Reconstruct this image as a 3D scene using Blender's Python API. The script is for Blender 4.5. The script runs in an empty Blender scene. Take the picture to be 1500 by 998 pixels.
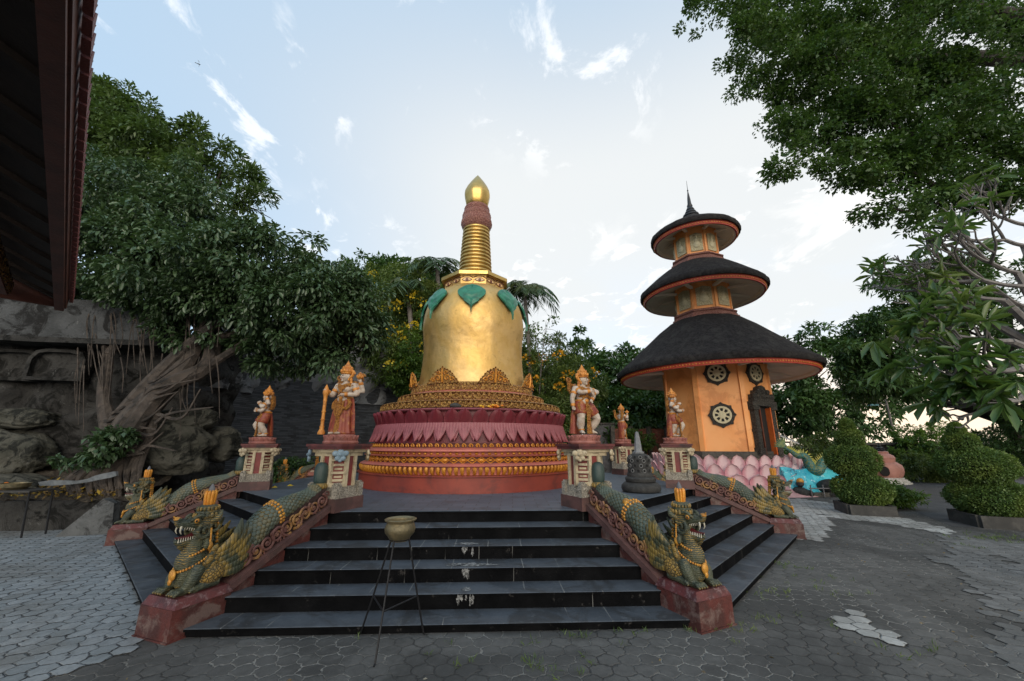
import bpy, bmesh, math, random
import numpy as np
from mathutils import Vector, Matrix, Euler
R=math.radians; PI=math.pi
rng=np.random.default_rng(7); random.seed(7)
scn=bpy.context.scene; COL=scn.collection

# ---------------------------------------------------------------- camera, sky, sun, exposure
F=576.0; TH=math.atan(151/576.0); HC=1.866
cd=bpy.data.cameras.new('camera'); cam=bpy.data.objects.new('camera',cd); COL.objects.link(cam)
cam.location=(0,0,HC); cam.rotation_euler=(PI/2+TH,0,0)
cd.sensor_width=36; cd.lens=F/1500*36; cd.clip_start=.05; cd.clip_end=3000
scn.camera=cam
SUN_EL,SUN_AZ=R(15),R(176)          # azimuth clockwise from +Y: behind the camera
world=bpy.data.worlds.new("World"); scn.world=world; world.use_nodes=True
def build_world():
    nt=world.node_tree; nt.nodes.clear(); N=nt.nodes; L=nt.links
    out=N.new('ShaderNodeOutputWorld'); bg=N.new('ShaderNodeBackground'); bg.inputs[1].default_value=.137
    sky=N.new('ShaderNodeTexSky'); sky.sky_type='NISHITA'; sky.sun_disc=False
    sky.sun_elevation=SUN_EL; sky.sun_rotation=SUN_AZ; sky.air_density=1.0; sky.dust_density=2.0; sky.ozone_density=1.5
    tc=N.new('ShaderNodeTexCoord')
    sep=N.new('ShaderNodeSeparateXYZ'); L.new(tc.outputs['Generated'],sep.inputs[0])
    def M(op,a,b=None,c=None,clamp=False):
        n=N.new('ShaderNodeMath'); n.operation=op; n.use_clamp=clamp
        for i,v in enumerate((a,b,c)):
            if v is None: continue
            if hasattr(v,'node'): L.new(v,n.inputs[i])
            else: n.inputs[i].default_value=v
        return n.outputs[0]
    z=M('MAXIMUM',sep.outputs[2],0.02)
    # cloud plane coordinates: direction divided by height
    k=M('DIVIDE',1.0,M('ADD',z,.12))
    cx=M('MULTIPLY',sep.outputs[0],k); cy=M('MULTIPLY',sep.outputs[1],k)
    cb=N.new('ShaderNodeCombineXYZ'); L.new(cx,cb.inputs[0]); L.new(cy,cb.inputs[1])
    def noise(scale,det,rough,stretch=(1,1,1),loc=(0,0,0),dist=0,rot=0):
        mp=N.new('ShaderNodeMapping'); mp.inputs['Scale'].default_value=stretch; mp.inputs['Location'].default_value=loc; mp.inputs['Rotation'].default_value=(0,0,rot)
        L.new(cb.outputs[0],mp.inputs[0])
        n=N.new('ShaderNodeTexNoise'); n.inputs['Scale'].default_value=scale; n.inputs['Detail'].default_value=det
        n.inputs['Roughness'].default_value=rough; n.inputs['Distortion'].default_value=dist
        L.new(mp.outputs[0],n.inputs[0]); return n.outputs[0]
    def ramp(f,a,b):
        n=N.new('ShaderNodeMapRange'); n.interpolation_type='SMOOTHSTEP'
        n.inputs[1].default_value=a; n.inputs[2].default_value=b; L.new(f,n.inputs[0]); return n.outputs[0]
    def mixc(f,a,b):
        n=N.new('ShaderNodeMix'); n.data_type='RGBA'
        if hasattr(f,'node'): L.new(f,n.inputs[0])
        else: n.inputs[0].default_value=f
        for i,v in ((6,a),(7,b)):
            if hasattr(v,'node'): L.new(v,n.inputs[i])
            else: n.inputs[i].default_value=v
        return n.outputs[2]
    veil=M('SUBTRACT',1.0,ramp(sep.outputs[2],.58,1.18))         # thin high haze, thicker low down
    left=ramp(sep.outputs[0],-.8,-.02)                             # clearer, bluer air to the west
    veil=M('MULTIPLY',veil,M('ADD',.45,M('MULTIPLY',left,.55)),clamp=True)
    c=mixc(M('MULTIPLY',veil,.93),sky.outputs[0],(5.35,5.5,5.5,1))
    c=mixc(M('MULTIPLY',M('SUBTRACT',1.0,veil,clamp=True),.95),c,(3.0,4.8,6.7,1))
    # low grey-blue cloud banks
    low=M('MULTIPLY',ramp(noise(.95,5,.55,(1,1,1),(3.1,1.7,0)),.46,.64),M('SUBTRACT',1.0,ramp(sep.outputs[2],.15,.5)))
    c=mixc(M('MULTIPLY',low,.8),c,(4.9,5.55,6.4,1))
    puff=M('MULTIPLY',ramp(noise(2.1,6,.6,(1,.8,1),(7.3,2.7,0),.4),.56,.66),M('SUBTRACT',1.0,ramp(sep.outputs[2],.3,.55)))
    c=mixc(M('MULTIPLY',puff,.7),c,(8.2,7.9,7.6,1))
    # small bright wisps up high
    w=M('MULTIPLY',ramp(noise(6.5,7,.62,(1,.75,1),(2.4,.9,0),.4,.5),.54,.66),ramp(noise(1.3,2,.5,(1,1,1),(5.1,3.2,0)),.40,.56))
    c=mixc(M('MULTIPLY',w,.5),c,(8.0,7.9,7.8,1))
    # warm glow just above the horizon
    warm=M('SUBTRACT',1.0,ramp(sep.outputs[2],.02,.24))
    east=ramp(sep.outputs[0],.15,.7)
    c=mixc(M('MULTIPLY',M('MULTIPLY',warm,east),.8),c,(8.6,6.7,4.7,1))
    L.new(c,bg.inputs[0]); L.new(bg.outputs[0],out.inputs[0])
build_world()
sd=bpy.data.lights.new('sun','SUN'); sd.energy=2.0; sd.angle=R(50); sd.color=(1,.9,.76)
sun=bpy.data.objects.new('sun',sd); COL.objects.link(sun)
sdir=Vector((math.sin(SUN_AZ)*math.cos(SUN_EL),math.cos(SUN_AZ)*math.cos(SUN_EL),math.sin(SUN_EL)))
sun.rotation_euler=sdir.to_track_quat('Z','Y').to_euler(); sun.location=(0,-20,20)
scn.view_settings.view_transform='Standard'; scn.view_settings.look='None'
scn.view_settings.exposure=0.36; scn.view_settings.gamma=1
scn.render.engine='CYCLES'
try:
    scn.cycles.use_denoising=True; scn.cycles.max_bounces=6; scn.cycles.diffuse_bounces=3; scn.cycles.glossy_bounces=3
    scn.cycles.transmission_bounces=2; scn.cycles.transparent_max_bounces=4; scn.cycles.sample_clamp_indirect=5
except Exception: pass

# ---------------------------------------------------------------- measuring helpers (world points from sight lines)
def ray(px,py):
    x=(px-750)/F; v=(499-py)/F
    return Vector((x,math.cos(TH)-v*math.sin(TH),math.sin(TH)+v*math.cos(TH)))
def at(px,py,Y):
    d=ray(px,py); t=Y/d.y; return Vector((d.x*t,Y,HC+d.z*t))
def gnd(px,py,z=0.0):
    d=ray(px,py); t=(z-HC)/d.z; return Vector((d.x*t,d.y*t,z))

# ---------------------------------------------------------------- materials
MATS={}
class NT:
    def __init__(s,name):
        s.m=bpy.data.materials.new(name); s.m.use_nodes=True; s.t=s.m.node_tree; s.N=s.t.nodes; s.L=s.t.links
        s.b=s.N['Principled BSDF']; s.tc=s.N.new('ShaderNodeTexCoord')
    def set(s,k,v):
        if hasattr(v,'node'): s.L.new(v,s.b.inputs[k])
        else: s.b.inputs[k].default_value=v
    def math(s,op,a,b=None,c=None,clamp=False):
        n=s.N.new('ShaderNodeMath'); n.operation=op; n.use_clamp=clamp
        for i,v in enumerate((a,b,c)):
            if v is None: continue
            if hasattr(v,'node'): s.L.new(v,n.inputs[i])
            else: n.inputs[i].default_value=v
        return n.outputs[0]
    def vmath(s,op,a,b=None):
        n=s.N.new('ShaderNodeVectorMath'); n.operation=op
        for i,v in enumerate((a,b)):
            if v is None: continue
            if hasattr(v,'node'): s.L.new(v,n.inputs[i])
            else: n.inputs[i].default_value=v
        return n
    def obj(s,scale=(1,1,1),world=False):
        if world:
            g=s.N.new('ShaderNodeNewGeometry'); src=g.outputs['Position']
        else: src=s.tc.outputs['Object']
        if scale==(1,1,1): return src
        mp=s.N.new('ShaderNodeMapping'); mp.inputs['Scale'].default_value=scale; s.L.new(src,mp.inputs[0]); return mp.outputs[0]
    def noise(s,scale,det=4,rough=.55,vec=None,dist=0,color=False):
        n=s.N.new('ShaderNodeTexNoise'); n.inputs['Scale'].default_value=scale; n.inputs['Detail'].default_value=det
        n.inputs['Roughness'].default_value=rough; n.inputs['Distortion'].default_value=dist
        s.L.new(vec if vec is not None else s.obj(),n.inputs[0]); return n.outputs[1 if color else 0]
    def voro(s,scale,feat='F1',vec=None,out=0):
        n=s.N.new('ShaderNodeTexVoronoi'); n.feature=feat; n.inputs['Scale'].default_value=scale
        s.L.new(vec if vec is not None else s.obj(),n.inputs[0]); return n.outputs[out]
    def ramp(s,f,a,b,lo=0,hi=1):
        n=s.N.new('ShaderNodeMapRange'); n.interpolation_type='SMOOTHSTEP'
        n.inputs[1].default_value=a; n.inputs[2].default_value=b; n.inputs[3].default_value=lo; n.inputs[4].default_value=hi
        s.L.new(f,n.inputs[0]); return n.outputs[0]
    def mix(s,f,a,b,mode='MIX'):
        n=s.N.new('ShaderNodeMix'); n.data_type='RGBA'; n.blend_type=mode
        if hasattr(f,'node'): s.L.new(f,n.inputs[0])
        else: n.inputs[0].default_value=f
        for i,v in ((6,a),(7,b)):
            if hasattr(v,'node'): s.L.new(v,n.inputs[i])
            else: n.inputs[i].default_value=(*v[:3],1)
        return n.outputs[2]
    def bump(s,h,strength=.5,dist=.02):
        n=s.N.new('ShaderNodeBump'); n.inputs['Strength'].default_value=strength; n.inputs['Distance'].default_value=dist
        s.L.new(h,n.inputs['Height']); s.L.new(n.outputs[0],s.b.inputs['Normal'])
def weathered(name,c1,c2,scale=4,rough=.7,bump=.3,metal=0,dirt=None,dirt_amt=.5,dscale=3,bdist=.01,spec=.5,fine=60):
    t=NT(name); col=t.mix(t.ramp(t.noise(scale,6,.6),.35,.65),c1,c2)
    if dirt: col=t.mix(t.math('MULTIPLY',t.ramp(t.noise(dscale,8,.7,dist=.4),.5,.62),dirt_amt),col,dirt)
    t.set('Base Color',col); t.set('Roughness',rough); t.set('Metallic',metal); t.set('Specular IOR Level',spec)
    t.bump(t.math('ADD',t.noise(fine,4,.6),t.noise(scale*3,4,.6)),bump,bdist); return t.m
def carved(name,hi,lo,scale=14,bdist=.02,rough=.55,metal=0,strength=1.0,mid=None,spread=.5):
    """relief carving: raised swirls of one colour, recesses of a darker one"""
    t=NT(name); v=t.obj(); wn=t.noise(scale*.5,3,.6,color=True)
    vv=t.vmath('ADD',v,t.vmath('MULTIPLY',wn,(.12,.12,.12)).outputs[0]).outputs[0]
    f=t.voro(scale,'DISTANCE_TO_EDGE',vv); rings=t.voro(scale,'F1',vv)
    sw=t.math('SINE',t.math('MULTIPLY',rings,34.0)); h=t.math('ADD',t.math('MULTIPLY',sw,.35),t.ramp(f,.0,.2))
    col=t.mix(t.ramp(h,.15,.15+spread),lo,hi)
    if mid: col=t.mix(t.ramp(t.noise(scale*.4,4,.6),.45,.6),col,t.mix(t.ramp(h,.2,.9),lo,mid))
    t.set('Base Color',col); t.set('Roughness',rough); t.set('Metallic',metal); t.bump(h,strength,bdist); return t.m
def scales(name,c1,c2,edge,scale=16,rough=.5,bdist=.012):
    t=NT(name); v=t.obj(); f=t.voro(scale,'DISTANCE_TO_EDGE'); r=t.voro(scale,'F1',out=1)
    col=t.mix(t.ramp(t.noise(5,5,.6),.4,.6),c1,c2); col=t.mix(t.ramp(f,.02,.09),edge,col)
    t.set('Base Color',col); t.set('Roughness',rough); t.bump(t.ramp(f,0,.25),.9,bdist); return t.m
def leafmat(name,ca,cb,cc,rough=.42,trans=.25,spec=.5,world_scale=.7):
    """leaf paint varied leaf by leaf and clump by clump"""
    t=NT(name); g=t.N.new('ShaderNodeNewGeometry'); ri=g.outputs['Random Per Island']
    col=t.mix(ri,ca,cb); col=t.mix(t.math('MULTIPLY',t.ramp(t.noise(world_scale,3,.5),.45,.65),.8),col,cc)
    t.set('Base Color',col); t.set('Roughness',rough); t.set('Specular IOR Level',spec)
    tr=t.N.new('ShaderNodeBsdfTranslucent'); t.L.new(t.mix(.5,col,(ca[0]*2.2,ca[1]*2.2,ca[2]*.8)),tr.inputs[0])
    mx=t.N.new('ShaderNodeMixShader'); mx.inputs[0].default_value=trans
    t.L.new(t.b.outputs[0],mx.inputs[1]); t.L.new(tr.outputs[0],mx.inputs[2])
    t.L.new(mx.outputs[0],t.N['Material Output'].inputs[0]); return t.m
def plain(name,c,rough=.5,metal=0,spec=.5):
    return weathered(name,c,tuple(x*.8 for x in c[:3]),12,rough,.15,metal,bdist=.004,spec=spec)

# ---------------------------------------------------------------- mesh builder
class MB:
    def __init__(s): s.v=[]; s.f=[]; s.mi=[]; s.M=Matrix.Identity(4); s.cur=0; s.smooth=True
    def add(s,vs,fs):
        o=len(s.v); M=s.M; s.v+= [tuple(M@Vector(v)) for v in vs]; s.f+=[tuple(i+o for i in f) for f in fs]; s.mi+=[s.cur]*len(fs); return s
    def box(s,c,d,rot=None,taper=1.0,top=None):
        x,y,z=d[0]/2,d[1]/2,d[2]/2; tx,ty=(taper,taper) if not isinstance(taper,tuple) else taper
        vs=[(-x,-y,-z),(x,-y,-z),(x,y,-z),(-x,y,-z),(-x*tx,-y*ty,z),(x*tx,-y*ty,z),(x*tx,y*ty,z),(-x*tx,y*ty,z)]
        m=Matrix.Translation(c)@(Euler(rot).to_matrix().to_4x4() if rot else Matrix.Identity(4))
        return s.add([m@Vector(v) for v in vs],[(3,2,1,0),(4,5,6,7),(0,1,5,4),(1,2,6,5),(2,3,7,6),(3,0,4,7)])
    def tube(s,path,rad,n=8,caps=True,flat=1.0,up=None):
        P=[Vector(p) for p in path]; k=len(P)
        if not hasattr(rad,'__len__'): rad=[rad]*k
        vs=[];fs=[]; prev=None
        for i,p in enumerate(P):
            t=(P[min(i+1,k-1)]-P[max(i-1,0)]).normalized()
            if prev is None:
                a=Vector(up) if up else (Vector((0,0,1)) if abs(t.z)<.9 else Vector((1,0,0)))
                x=(a-t*a.dot(t)).normalized()
            else: x=(prev-t*prev.dot(t)).normalized()
            prev=x; y=t.cross(x)
            for j in range(n):
                a=2*PI*j/n; vs.append(p+(x*math.cos(a)+y*math.sin(a)*flat)*rad[i])
        for i in range(k-1):
            for j in range(n):
                a=i*n+j;b=i*n+(j+1)%n; fs.append((a,b,b+n,a+n))
        if caps: fs.append(tuple(range(n-1,-1,-1))); fs.append(tuple(range((k-1)*n,k*n)))
        return s.add(vs,fs)
    def ell(s,c,r,rot=None,n=12,m=8):
        if not hasattr(r,'__len__'): r=(r,r,r)
        M_=Matrix.Translation(c)@(Euler(rot).to_matrix().to_4x4() if rot else Matrix.Identity(4))
        vs=[M_@Vector((0,0,-r[2]))];fs=[]
        for i in range(1,m):
            a=-PI/2+PI*i/m
            for j in range(n):
                b=2*PI*j/n; vs.append(M_@Vector((r[0]*math.cos(a)*math.cos(b),r[1]*math.cos(a)*math.sin(b),r[2]*math.sin(a))))
        vs.append(M_@Vector((0,0,r[2]))); T=len(vs)-1
        for j in range(n): fs.append((0,1+(j+1)%n,1+j)); fs.append((T,1+(m-2)*n+j,1+(m-2)*n+(j+1)%n))
        for i in range(m-2):
            for j in range(n):
                a=1+i*n+j;b=1+i*n+(j+1)%n; fs.append((a,b,b+n,a+n))
        return s.add(vs,fs)
    def lathe(s,prof,n=48,c=(0,0,0),mod=None,phase=0,caps=True):
        vs=[];fs=[]
        for r,z in prof:
            for j in range(n):
                a=2*PI*j/n+phase; rr=r*(mod(a,r,z) if mod else 1)
                vs.append((c[0]+rr*math.cos(a),c[1]+rr*math.sin(a),c[2]+z))
        for i in range(len(prof)-1):
            for j in range(n):
                a=i*n+j;b=i*n+(j+1)%n; fs.append((a,b,b+n,a+n))
        if caps:
            if prof[0][0]>1e-4: fs.append(tuple(range(n-1,-1,-1)))
            if prof[-1][0]>1e-4: fs.append(tuple(range((len(prof)-1)*n,len(prof)*n)))
        return s.add(vs,fs)
    def prism(s,poly,h0,h1,axis='z'):
        """extrude a 2d outline; axis z: poly=(x,y); axis y: poly=(x,z)"""
        k=len(poly)
        if axis=='z': vs=[(x,y,h0) for x,y in poly]+[(x,y,h1) for x,y in poly]
        else: vs=[(x,h0,z) for x,z in poly]+[(x,h1,z) for x,z in poly]
        fs=[tuple(range(k-1,-1,-1)),tuple(range(k,2*k))]+[(i,(i+1)%k,k+(i+1)%k,k+i) for i in range(k)]
        return s.add(vs,fs)
    def petal(s,w,h,bulge=.12,curl=.1,thick=.02,point=.5,nu=8,nv=8,ridge=0,nr=5,base=.6):
        """petal in the XZ plane rising from origin, front face towards -Y; point 0 round .. 1 sharp"""
        vs=[];fs=[]
        for side in (0,1):
            for j in range(nv+1):
                v=j/nv
                wid=(base+(1-base)*math.sin(min(v*1.7,1)*PI/2))*((1-v**(3.2-2*point))**(.55+.35*point) if v<1 else 0.0)
                for i in range(nu+1):
                    u=2*i/nu-1
                    x=u*w/2*wid; z=h*v; y=-bulge*math.sin(v*PI*.55)*(1-.75*u*u)-curl*v*v
                    y+=ridge*math.cos(u*PI*nr)*wid
                    if side: y+=thick
                    vs.append((x,y,z))
        k=(nu+1)*(nv+1)
        for j in range(nv):
            for i in range(nu):
                a=j*(nu+1)+i; fs.append((a,a+1,a+nu+2,a+nu+1)); b=a+k; fs.append((b,b+nu+1,b+nu+2,b+1))
        for j in range(nv):
            a=j*(nu+1); fs.append((a,a+nu+1,a+nu+1+k,a+k)); a+=nu; fs.append((a,a+k,a+nu+1+k,a+nu+1))
        for i in range(nu):
            fs.append((i,i+k,i+1+k,i+1)); 
        return s.add(vs,fs)
    def mesh(s,name,sharp=38):
        me=bpy.data.meshes.new(name); me.from_pydata(s.v,[],s.f); me.update()
        if any(s.mi): me.polygons.foreach_set('material_index',s.mi)
        bm=bmesh.new(); bm.from_mesh(me); bmesh.ops.recalc_face_normals(bm,faces=bm.faces); bm.to_mesh(me); bm.free()
        if s.smooth:
            me.polygons.foreach_set('use_smooth',[True]*len(me.polygons)); me.set_sharp_from_angle(angle=R(sharp))
        return me
    def fused(s,name,voxel=.012,smooth=2):
        """melt overlapping pieces into one continuous skin"""
        me=bpy.data.meshes.new('raw'); me.from_pydata(s.v,[],s.f); me.update()
        bm=bmesh.new(); bm.from_mesh(me); bmesh.ops.recalc_face_normals(bm,faces=bm.faces); bm.to_mesh(me); bm.free()
        o=bpy.data.objects.new('raw',me); COL.objects.link(o)
        r=o.modifiers.new('r','REMESH'); r.mode='VOXEL'; r.voxel_size=voxel
        if smooth: q=o.modifiers.new('s','SMOOTH'); q.iterations=smooth; q.factor=.5
        dg=bpy.context.evaluated_depsgraph_get(); m2=bpy.data.meshes.new_from_object(o.evaluated_get(dg)); m2.name=name
        bpy.data.objects.remove(o); bpy.data.meshes.remove(me)
        m2.polygons.foreach_set('use_smooth',[True]*len(m2.polygons)); m2.update(); return m2
def obj(name,me,mat,parent=None,loc=(0,0,0),rot=(0,0,0),label=None):
    if isinstance(me,MB): me=me.mesh(name)
    o=bpy.data.objects.new(name,me); COL.objects.link(o); o.location=loc; o.rotation_euler=rot
    for m in (mat if isinstance(mat,(list,tuple)) else [mat]):
        if len(me.materials)<(len(mat) if isinstance(mat,(list,tuple)) else 1): me.materials.append(m)
    if parent: o.parent=parent
    if label: o['label']=label
    return o
def tag(o,label,cat,group=None,kind=None):
    if label: o['label']=label
    if cat: o['category']=cat
    if group: o['group']=group
    if kind: o['kind']=kind
    return o
def thing(name,label,cat,loc=(0,0,0),rz=0,group=None):
    o=bpy.data.objects.new(name,None); COL.objects.link(o); o.location=loc; o.rotation_euler=(0,0,rz); o.empty_display_size=.2
    return tag(o,label,cat,group)
def struct(name,mb,mat,loc=(0,0,0)):
    o=obj(name,mb,mat,loc=loc); o['kind']='structure'; return o
def copy_tree(o,parent=None):
    c=o.copy(); COL.objects.link(c)
    if parent: c.parent=parent
    for ch in list(o.children): copy_tree(ch,c)
    return c
def T(x=0,y=0,z=0,rz=0,rx=0,ry=0,s=1):
    return Matrix.Translation((x,y,z))@Euler((rx,ry,rz)).to_matrix().to_4x4()@Matrix.Scale(s,4)
def V(*a): return Vector(a)
def bez(ps,n=12):
    """smooth curve through points (Catmull-Rom)"""
    P=[Vector(p) for p in ps]; P=[P[0]*2-P[1]]+P+[P[-1]*2-P[-2]]; out=[]
    for i in range(1,len(P)-2):
        for k in range(n):
            t=k/n; a,b,c,d=P[i-1],P[i],P[i+1],P[i+2]
            out.append(.5*((2*b)+(c-a)*t+(2*a-5*b+4*c-d)*t*t+(3*b-a-3*c+d)*t**3))
    out.append(P[-2]); return out
def lerpr(rs,n): # resample radii
    xs=np.linspace(0,1,len(rs)); return list(np.interp(np.linspace(0,1,n),xs,rs))
# ---------------------------------------------------------------- ground
def hexnodes(t,size,rot=0,warp=.11):
    v=t.obj(world=True); n=t.noise(14,2,.5,vec=v,color=True)
    v=t.vmath('ADD',v,t.vmath('MULTIPLY',t.vmath('SUBTRACT',n,(.5,.5,.5)).outputs[0],(warp*size*4,warp*size*4,0)).outputs[0]).outputs[0]
    p=t.vmath('MULTIPLY',v,(1/size,1/size,0)).outputs[0]; p=t.vmath('ADD',p,(500,500*1.7320508,0)).outputs[0]
    S=(1,1.7320508,1); Hh=(.5,.8660254,0)
    a=t.vmath('SUBTRACT',t.vmath('MODULO',p,S).outputs[0],Hh).outputs[0]
    b=t.vmath('SUBTRACT',t.vmath('MODULO',t.vmath('SUBTRACT',p,Hh).outputs[0],S).outputs[0],Hh).outputs[0]
    la=t.vmath('LENGTH',a).outputs['Value']; lb=t.vmath('LENGTH',b).outputs['Value']
    f=t.math('LESS_THAN',la,lb)
    n=t.N.new('ShaderNodeMix'); n.data_type='VECTOR'; t.L.new(f,n.inputs[0]); t.L.new(b,n.inputs[4]); t.L.new(a,n.inputs[5]); g=n.outputs[1]
    ab=t.vmath('ABSOLUTE',g).outputs[0]; s=t.N.new('ShaderNodeSeparateXYZ'); t.L.new(ab,s.inputs[0])
    d=t.math('MAXIMUM',s.outputs[0],t.math('ADD',t.math('MULTIPLY',s.outputs[0],.5),t.math('MULTIPLY',s.outputs[1],.8660254)))
    wn=t.N.new('ShaderNodeTexWhiteNoise'); wn.noise_dimensions='2D'
    idv=t.vmath('MULTIPLY',t.vmath('SUBTRACT',p,g).outputs[0],(2,1.1547,0)).outputs[0]
    rd=t.vmath('FLOOR',t.vmath('ADD',idv,(.5,.5,0)).outputs[0]).outputs[0]; t.L.new(rd,wn.inputs['Vector'])
    return d,wn.outputs['Value'],v
HEX=.19
def paver_mat(name,c1,c2,joint,joint2,stain,stain_amt=.5,jw=.455):
    t=NT(name); d,rnd,v=hexnodes(t,HEX)
    col=t.mix(rnd,c1,c2); col=t.mix(t.math('MULTIPLY',t.ramp(t.noise(9,7,.7,vec=v),.35,.7),.55),col,tuple(x*.62 for x in c1))
    col=t.mix(t.math('MULTIPLY',t.ramp(t.noise(.55,7,.68,vec=v,dist=.8),.44,.60),stain_amt),col,stain)
    jm=t.ramp(d,jw,.49); jc=t.mix(t.ramp(t.noise(.8,5,.6,vec=v),.43,.58),joint,joint2)
    col=t.mix(t.math('MULTIPLY',jm,t.ramp(t.noise(3.5,4,.6,vec=v),.3,.55,.35,1)),col,jc)
    col=t.mix(t.math('MULTIPLY',t.ramp(t.noise(85,3,.6,vec=v),.62,.75),.35),col,tuple(min(1,x*2.6) for x in c2))
    t.set('Base Color',col); t.set('Roughness',.82); t.set('Specular IOR Level',.3)
    h=t.math('SUBTRACT',t.math('ADD',t.math('MULTIPLY',t.noise(60,5,.6,vec=v),.35),t.math('MULTIPLY',rnd,.25)),t.ramp(d,.43,.5))
    t.bump(h,.8,.012); return t.m
m_pave=paver_mat('dark_pavers',(.098,.095,.089),(.135,.131,.122),(.045,.043,.040),(.26,.25,.225),(.048,.047,.044),.75)
m_light=paver_mat('light_pavers',(.25,.275,.285),(.34,.36,.37),(.045,.045,.045),(.06,.06,.06),(.15,.14,.12),.5)
m_white=paver_mat('white_pavers',(.34,.34,.32),(.56,.55,.52),(.06,.06,.055),(.08,.08,.075),(.22,.21,.19),.6)
m_grey=paver_mat('grey_pavers',(.13,.13,.125),(.2,.2,.195),(.05,.05,.05),(.24,.23,.21),(.09,.09,.085),.5)
g=MB(); g.add([(-300,-300,0),(300,-300,0),(300,300,0),(-300,300,0)],[(0,1,2,3)]); struct('ground',g,m_pave)
def inside(x,y,poly):
    c=False; j=len(poly)-1
    for i in range(len(poly)):
        xi,yi=poly[i]; xj,yj=poly[j]
        if (yi>y)!=(yj>y) and x<(xj-xi)*(y-yi)/(yj-yi)+xi: c=not c
        j=i
    return c
def paver_patch(name,poly,mat,z=.004,drop=0.0):
    """paving laid paver by paver inside an outline; only whole pavers"""
    mb=MB(); mb.smooth=False; xs=[p[0] for p in poly]; ys=[p[1] for p in poly]; sx,sy=HEX,HEX*1.7320508
    for k in (0,.5):
        for i in range(int(min(xs)/sx)-1,int(max(xs)/sx)+2):
            for j in range(int(min(ys)/sy)-1,int(max(ys)/sy)+2):
                x=(i+k)*sx; y=(j+k)*sy
                if inside(x,y,poly) and random.random()>=drop:
                    tx_,ty_,dz_=random.gauss(0,.006),random.gauss(0,.006),random.uniform(0,.004)
                    mb.add([(x+math.cos(R(30+60*q))*sx*.577,y+math.sin(R(30+60*q))*sx*.577,z+dz_+.0015+.12*(tx_*math.cos(R(30+60*q))+ty_*math.sin(R(30+60*q)))) for q in range(6)],[tuple(range(6))])
    return struct(name,mb,mat)
paver_patch('paving',[(-14,9.6),(-9.5,9.6),(-8.2,8.9),(-3.75,4.75),(-3.5,4.4),(-3.9,3.4),(-4.3,2),(-14,1)],m_light)
paver_patch('paving',[tuple(gnd(*p)[:2]) for p in ((1150,728),(1222,765),(1205,793),(1168,790))],m_white)
paver_patch('paving',[tuple(gnd(*p)[:2]) for p in ((1165,730),(1250,742),(1320,758),(1400,778),(1396,785),(1300,768),(1215,758),(1150,738))],m_white)
paver_patch('paving',[tuple(gnd(*p)[:2]) for p in ((1235,890),(1262,900),(1318,935),(1312,948),(1262,930),(1225,915))],m_white,drop=.12)
paver_patch('paving',[tuple(gnd(*p)[:2]) for p in ((1375,782),(1530,800),(1530,990),(1485,998),(1440,890),(1400,830))],m_grey,drop=.08)
paver_patch('paving',[tuple(gnd(*p)[:2]) for p in ((1352,815),(1420,818),(1425,832),(1400,835))],m_grey,z=.008)
# asphalt drive beyond the bushes
m_asph=weathered('asphalt',(.045,.046,.048),(.07,.07,.072),2,.85,.5,bdist=.01,fine=120)
a=MB(); a.add([(10.2,9.9,.004),(12.2,9.6,.004),(34,34,.004),(20,34,.004),(15,18,.004)],[(0,1,2,3,4)]); struct('drive',a,m_asph)

# ---------------------------------------------------------------- stepped platform
CP=V(-.99,11.468,0); YAW=.042; ATOP=5.089; TREAD=.353; RISE=.161; R1=.082; PZ=R1+5*RISE
def stairmat():
    t=NT('tread_paint'); v=t.obj(); s=t.N.new('ShaderNodeSeparateXYZ'); t.L.new(v,s.inputs[0])
    wv=t.obj(world=True)
    fx=t.math('FRACT',t.math('DIVIDE',t.math('ADD',s.outputs[0],t.math('MULTIPLY',t.noise(2,2,.5,vec=wv),.03)),.44))
    line=t.math('MULTIPLY',t.math('LESS_THAN',fx,.022),t.ramp(t.noise(1.1,3,.6,vec=wv),.49,.58))
    col=t.mix(t.ramp(t.noise(1.3,6,.65,vec=wv),.36,.66),(.052,.060,.070),(.086,.098,.113))
    col=t.mix(t.math('MULTIPLY',t.ramp(t.noise(1.7,7,.68,vec=wv,dist=.8),.48,.61),.65),col,(.034,.033,.032))
    col=t.mix(t.math('MULTIPLY',t.ramp(t.noise(7,7,.72,vec=wv,dist=.5),.56,.66),.5),col,(.12,.13,.14))
    col=t.mix(t.math('MULTIPLY',t.ramp(t.noise(40,4,.7,vec=wv),.64,.72),.5),col,(.22,.22,.21))
    col=t.mix(line,col,(.2,.2,.19)); t.set('Base Color',col); t.set('Roughness',t.ramp(t.noise(3,4,.6,vec=wv),.3,.7,.45,.7)); t.set('Specular IOR Level',.25)
    t.bump(t.noise(25,5,.6,vec=wv),.3,.006); return t.m
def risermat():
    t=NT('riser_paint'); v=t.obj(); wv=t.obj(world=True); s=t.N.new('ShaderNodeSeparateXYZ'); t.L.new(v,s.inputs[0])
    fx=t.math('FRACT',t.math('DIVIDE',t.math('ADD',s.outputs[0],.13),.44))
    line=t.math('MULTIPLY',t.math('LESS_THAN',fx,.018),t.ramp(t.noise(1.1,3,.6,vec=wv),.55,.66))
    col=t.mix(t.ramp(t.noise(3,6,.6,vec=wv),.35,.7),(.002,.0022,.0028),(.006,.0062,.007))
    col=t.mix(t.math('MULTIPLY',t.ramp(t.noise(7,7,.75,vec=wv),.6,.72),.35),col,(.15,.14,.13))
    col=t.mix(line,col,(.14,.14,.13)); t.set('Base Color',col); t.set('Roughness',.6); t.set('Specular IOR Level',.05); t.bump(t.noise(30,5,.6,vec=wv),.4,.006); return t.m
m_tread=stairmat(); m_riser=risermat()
platform=thing('stepped_platform','octagonal dark slate blue platform with six steps all round, carrying the golden stupa','platform',CP)
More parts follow.
